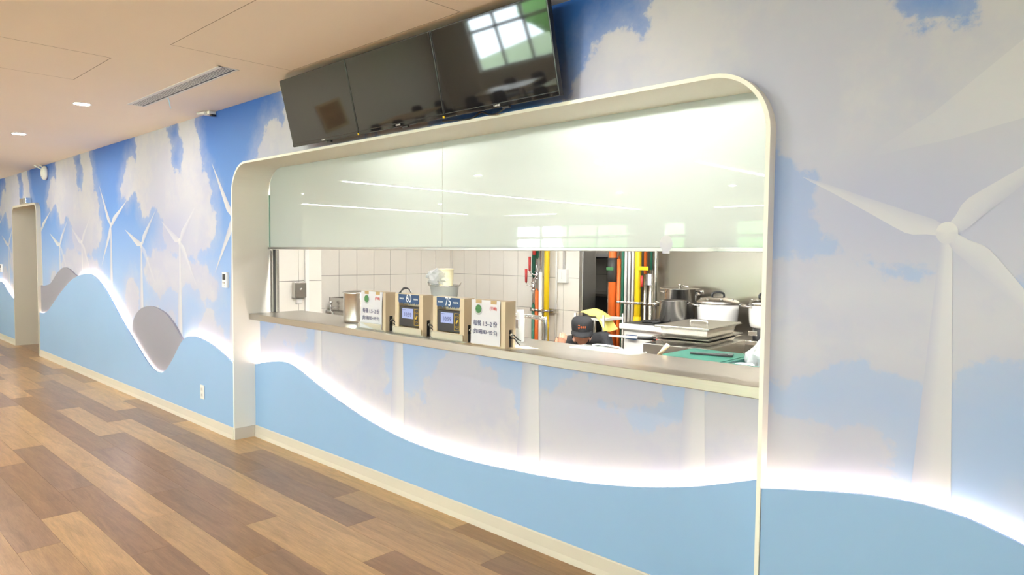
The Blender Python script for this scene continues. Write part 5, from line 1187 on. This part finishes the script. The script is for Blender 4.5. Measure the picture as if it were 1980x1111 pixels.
rm = cook.modifiers.new('fuse', 'REMESH'); rm.mode = 'VOXEL'; rm.voxel_size = 0.0046; rm.use_smooth_shade = True
smo = cook.modifiers.new('smooth', 'SMOOTH'); smo.factor = 0.5; smo.iterations = 2
bpy.context.view_layer.update(); ev = bpy.data.meshes.new_from_object(cook.evaluated_get(bpy.context.evaluated_depsgraph_get()))
cook.modifiers.clear(); old = cook.data; cook.data = ev; bpy.data.meshes.remove(old)
ev.materials.clear(); ev.materials.append(M['black_cloth']); ev.materials.append(M['skin'])
hc = W(0, 0, .822); wr = [J['wrR'][0], J['wrL'][0]]; nb = J['neck'][0]
for p in ev.polygons:
    c = p.center; p.use_smooth = True
    sk = (c - hc).length < 0.135 and (c - nb).length > 0.075
    for w_ in wr:
        if (c - w_).length < 0.15 and (c - W(0, 0, .822)).length > 0.12:
            dd = (w_ - (J['elR'][0] if w_ == wr[0] else J['elL'][0])).normalized()
            if (c - w_).dot(dd) > 0.0 and (c - w_).length < 0.15: sk = True
    p.material_index = 1 if sk else 0
tag(cook, 'person crouching in black clothes and black cap, looking down', 'person')
# cap
def hl(x, y, z): return tuple(HT @ Vector((x, y, z)))
cap = B(); seg = 36; prof = [(1.04, 0.018), (1.08, 0.05), (1.10, 0.08), (1.07, 0.104), (0.92, 0.122), (0.5, 0.130), (0.0, 0.132)]
vs, fs = [], []
for (k, z) in prof:
    for j in range(seg): a = 2 * math.pi * j / seg; vs.append(hl(0.084 * k * math.cos(a), -0.004 + 0.104 * k * math.sin(a), z))
for i in range(len(prof) - 1):
    for j in range(seg): fs.append((i * seg + j, i * seg + (j + 1) % seg, (i + 1) * seg + (j + 1) % seg, (i + 1) * seg + j))
cap.add(vs, fs, True)
capo = cap.obj('cap', 'black_cloth', cook)
br = B(); vs, fs = [], []; n = 16
for lay in (0.0, -0.005):
    for j in range(n + 1):
        a = math.pi * (0.06 + 0.88 * j / n); ca, sa = math.cos(a), math.sin(a)
        for k, dn in ((0, 0), (0.5, -0.008), (1.0, -0.026)):
            vs.append(hl(0.087 * ca * (1 + 0.12 * k), 0.104 * sa + 0.066 * k * sa, 0.026 + dn + lay))
q = 3 * (n + 1)
for j in range(n):
    for k in range(2): a = 3 * j + k; fs += [(a, a + 3, a + 4, a + 1), (q + a, q + a + 1, q + a + 4, q + a + 3)]
    a = 3 * j + 2; fs.append((a, a + 3, q + a + 3, q + a))
br.add(vs, fs, True); br.obj('visor', 'black_cloth', capo)
em = B()
def cap_quad(x0, x1, z0, z1):
    vs = []
    for dy in (0.0016, 0.0032):
        for (x, z) in ((x0, z0), (x1, z0), (x1, z1), (x0, z1)):
            k = 1.055 + 0.4 * (z - 0.05); a = math.sqrt(max(0, 1 - (x / (0.084 * k)) ** 2)); vs.append(hl(x, -0.004 + 0.104 * k * a + dy, z))
    em.add(vs, [(0, 1, 2, 3), (7, 6, 5, 4), (0, 4, 5, 1), (1, 5, 6, 2), (2, 6, 7, 3), (3, 7, 4, 0)])
for a in ((-.040, -.024, .075, .083), (-.037, -.027, .083, .090), (-.043, -.021, .067, .071), (-.038, -.034, .060, .068), (-.030, -.026, .060, .068), (-.018, -.006, .066, .070), (-.014, -.010, .062, .082), (-.018, -.006, .075, .079), (-.002, .010, .064, .068), (-.002, .002, .064, .082), (.006, .010, .064, .082), (-.002, .010, .078, .082), (.014, .028, .070, .074), (.019, .023, .062, .082), (-.036, .028, .050, .055)):
    cap_quad(*a)
em.obj('emblem', 'emblem', capo)
hr = B(); vs, fs = [], []
prof = [(1.03, 0.026), (1.05, 0.0), (1.03, -0.03), (0.96, -0.055)]
js = [j for j in range(25)]
for (k, z) in prof:
    for j in js: a = math.pi * (1.0 + 0.0) + math.pi * (j / 24) * 1.0; a = math.pi * 0.98 + math.pi * 1.04 * j / 24; vs.append(hl(0.080 * k * math.cos(a), 0.004 + 0.102 * k * math.sin(a), z))
for i in range(3):
    for j in range(24): fs.append((i * 25 + j, i * 25 + j + 1, (i + 1) * 25 + j + 1, (i + 1) * 25 + j))
hr.add(vs, fs, True); hro = hr.obj('hair', 'hair', cook); sm = hro.modifiers.new('t', 'SOLIDIFY'); sm.thickness = 0.006; sm.offset = 0
for s in (-1, 1):
    for (nm, r_, mt, dy) in (('eye', 0.0115, 'enamel', 0.079), ('pupil', 0.0055, 'hair', 0.0865)):
        bm = bmesh.new(); bmesh.ops.create_uvsphere(bm, u_segments=14, v_segments=10, radius=r_)
        for v in bm.verts: v.co = HT @ (v.co + Vector((s * 0.031, dy, 0.008)))
        bm.verts.index_update(); B().add([v.co[:] for v in bm.verts], [[v.index for v in f.verts] for f in bm.faces], True).obj(nm, mt, cook); bm.free()
    B().box(s * 0.031 - 0.017, s * 0.031 + 0.017, 0.088, 0.094, 0.026, 0.031, 0.002, R=HT).obj('eyebrow', 'hair', cook)
    # eyelid keeps the gaze down
    B().box(s * 0.031 - 0.013, s * 0.031 + 0.013, 0.080, 0.0895, 0.009, 0.019, 0.003, R=HT).obj('eyelid', 'skin', cook)

# ---------------------------------------------------------------- small pieces belong to the part they sit on
bpy.context.view_layer.update()
ADOPT = {'rice_cooker': {'lid_handle': 'lid', 'lid_clip': 'lid'}, 'stock_pot': {'lid_knob': 'lid'}, 'gas_stove': {'handle': 'door'}, 'steel_tray': {'lid_handle': 'lid'},
         'payment_terminal': {'display': 'terminal', 'digits': 'terminal', 'status_bar': 'terminal', 'reader_border': 'terminal', 'card_symbol': 'terminal', 'price': 'price_banner', 'caption': 'price_banner', 'skyline_print': 'price_banner',
                              'tape': 'paper_notice', 'bowl_picture': 'paper_notice', 'vegetable_picture': 'paper_notice', 'red_note': 'paper_notice', 'serving_note': 'paper_notice', 'plug': 'cable_slot'},
         'wall_outlet': {'slot': 'socket'}, 'television': {'maker_mark': 'lower_bezel'}, 'switch_box': {'knob': 'door'}, 'green_crate': {'lid_panel': 'lid'}, 'wall_switch': {'rocker': 'plate'}, 'pipe': {'valve_lever': 'valve_body', 'valve_arm': 'valve_body', 'nut': 'valve_body'}}
for root in [o for o in COL.objects if o.parent is None]:
    mp = ADOPT.get(root.name.split('.')[0])
    if not mp: continue
    kids = {}
    for c in root.children: kids.setdefault(c.name.split('.')[0], []).append(c)
    for c in list(root.children):
        want = mp.get(c.name.split('.')[0])
        if want and want in kids:
            cen = c.matrix_world @ (sum((Vector(v) for v in c.bound_box), Vector()) / 8)
            p = min(kids[want], key=lambda q: ((q.matrix_world @ (sum((Vector(v) for v in q.bound_box), Vector()) / 8)) - cen).length)
            mw = c.matrix_world.copy(); c.parent = p; c.matrix_parent_inverse = p.matrix_world.inverted(); c.matrix_basis = mw
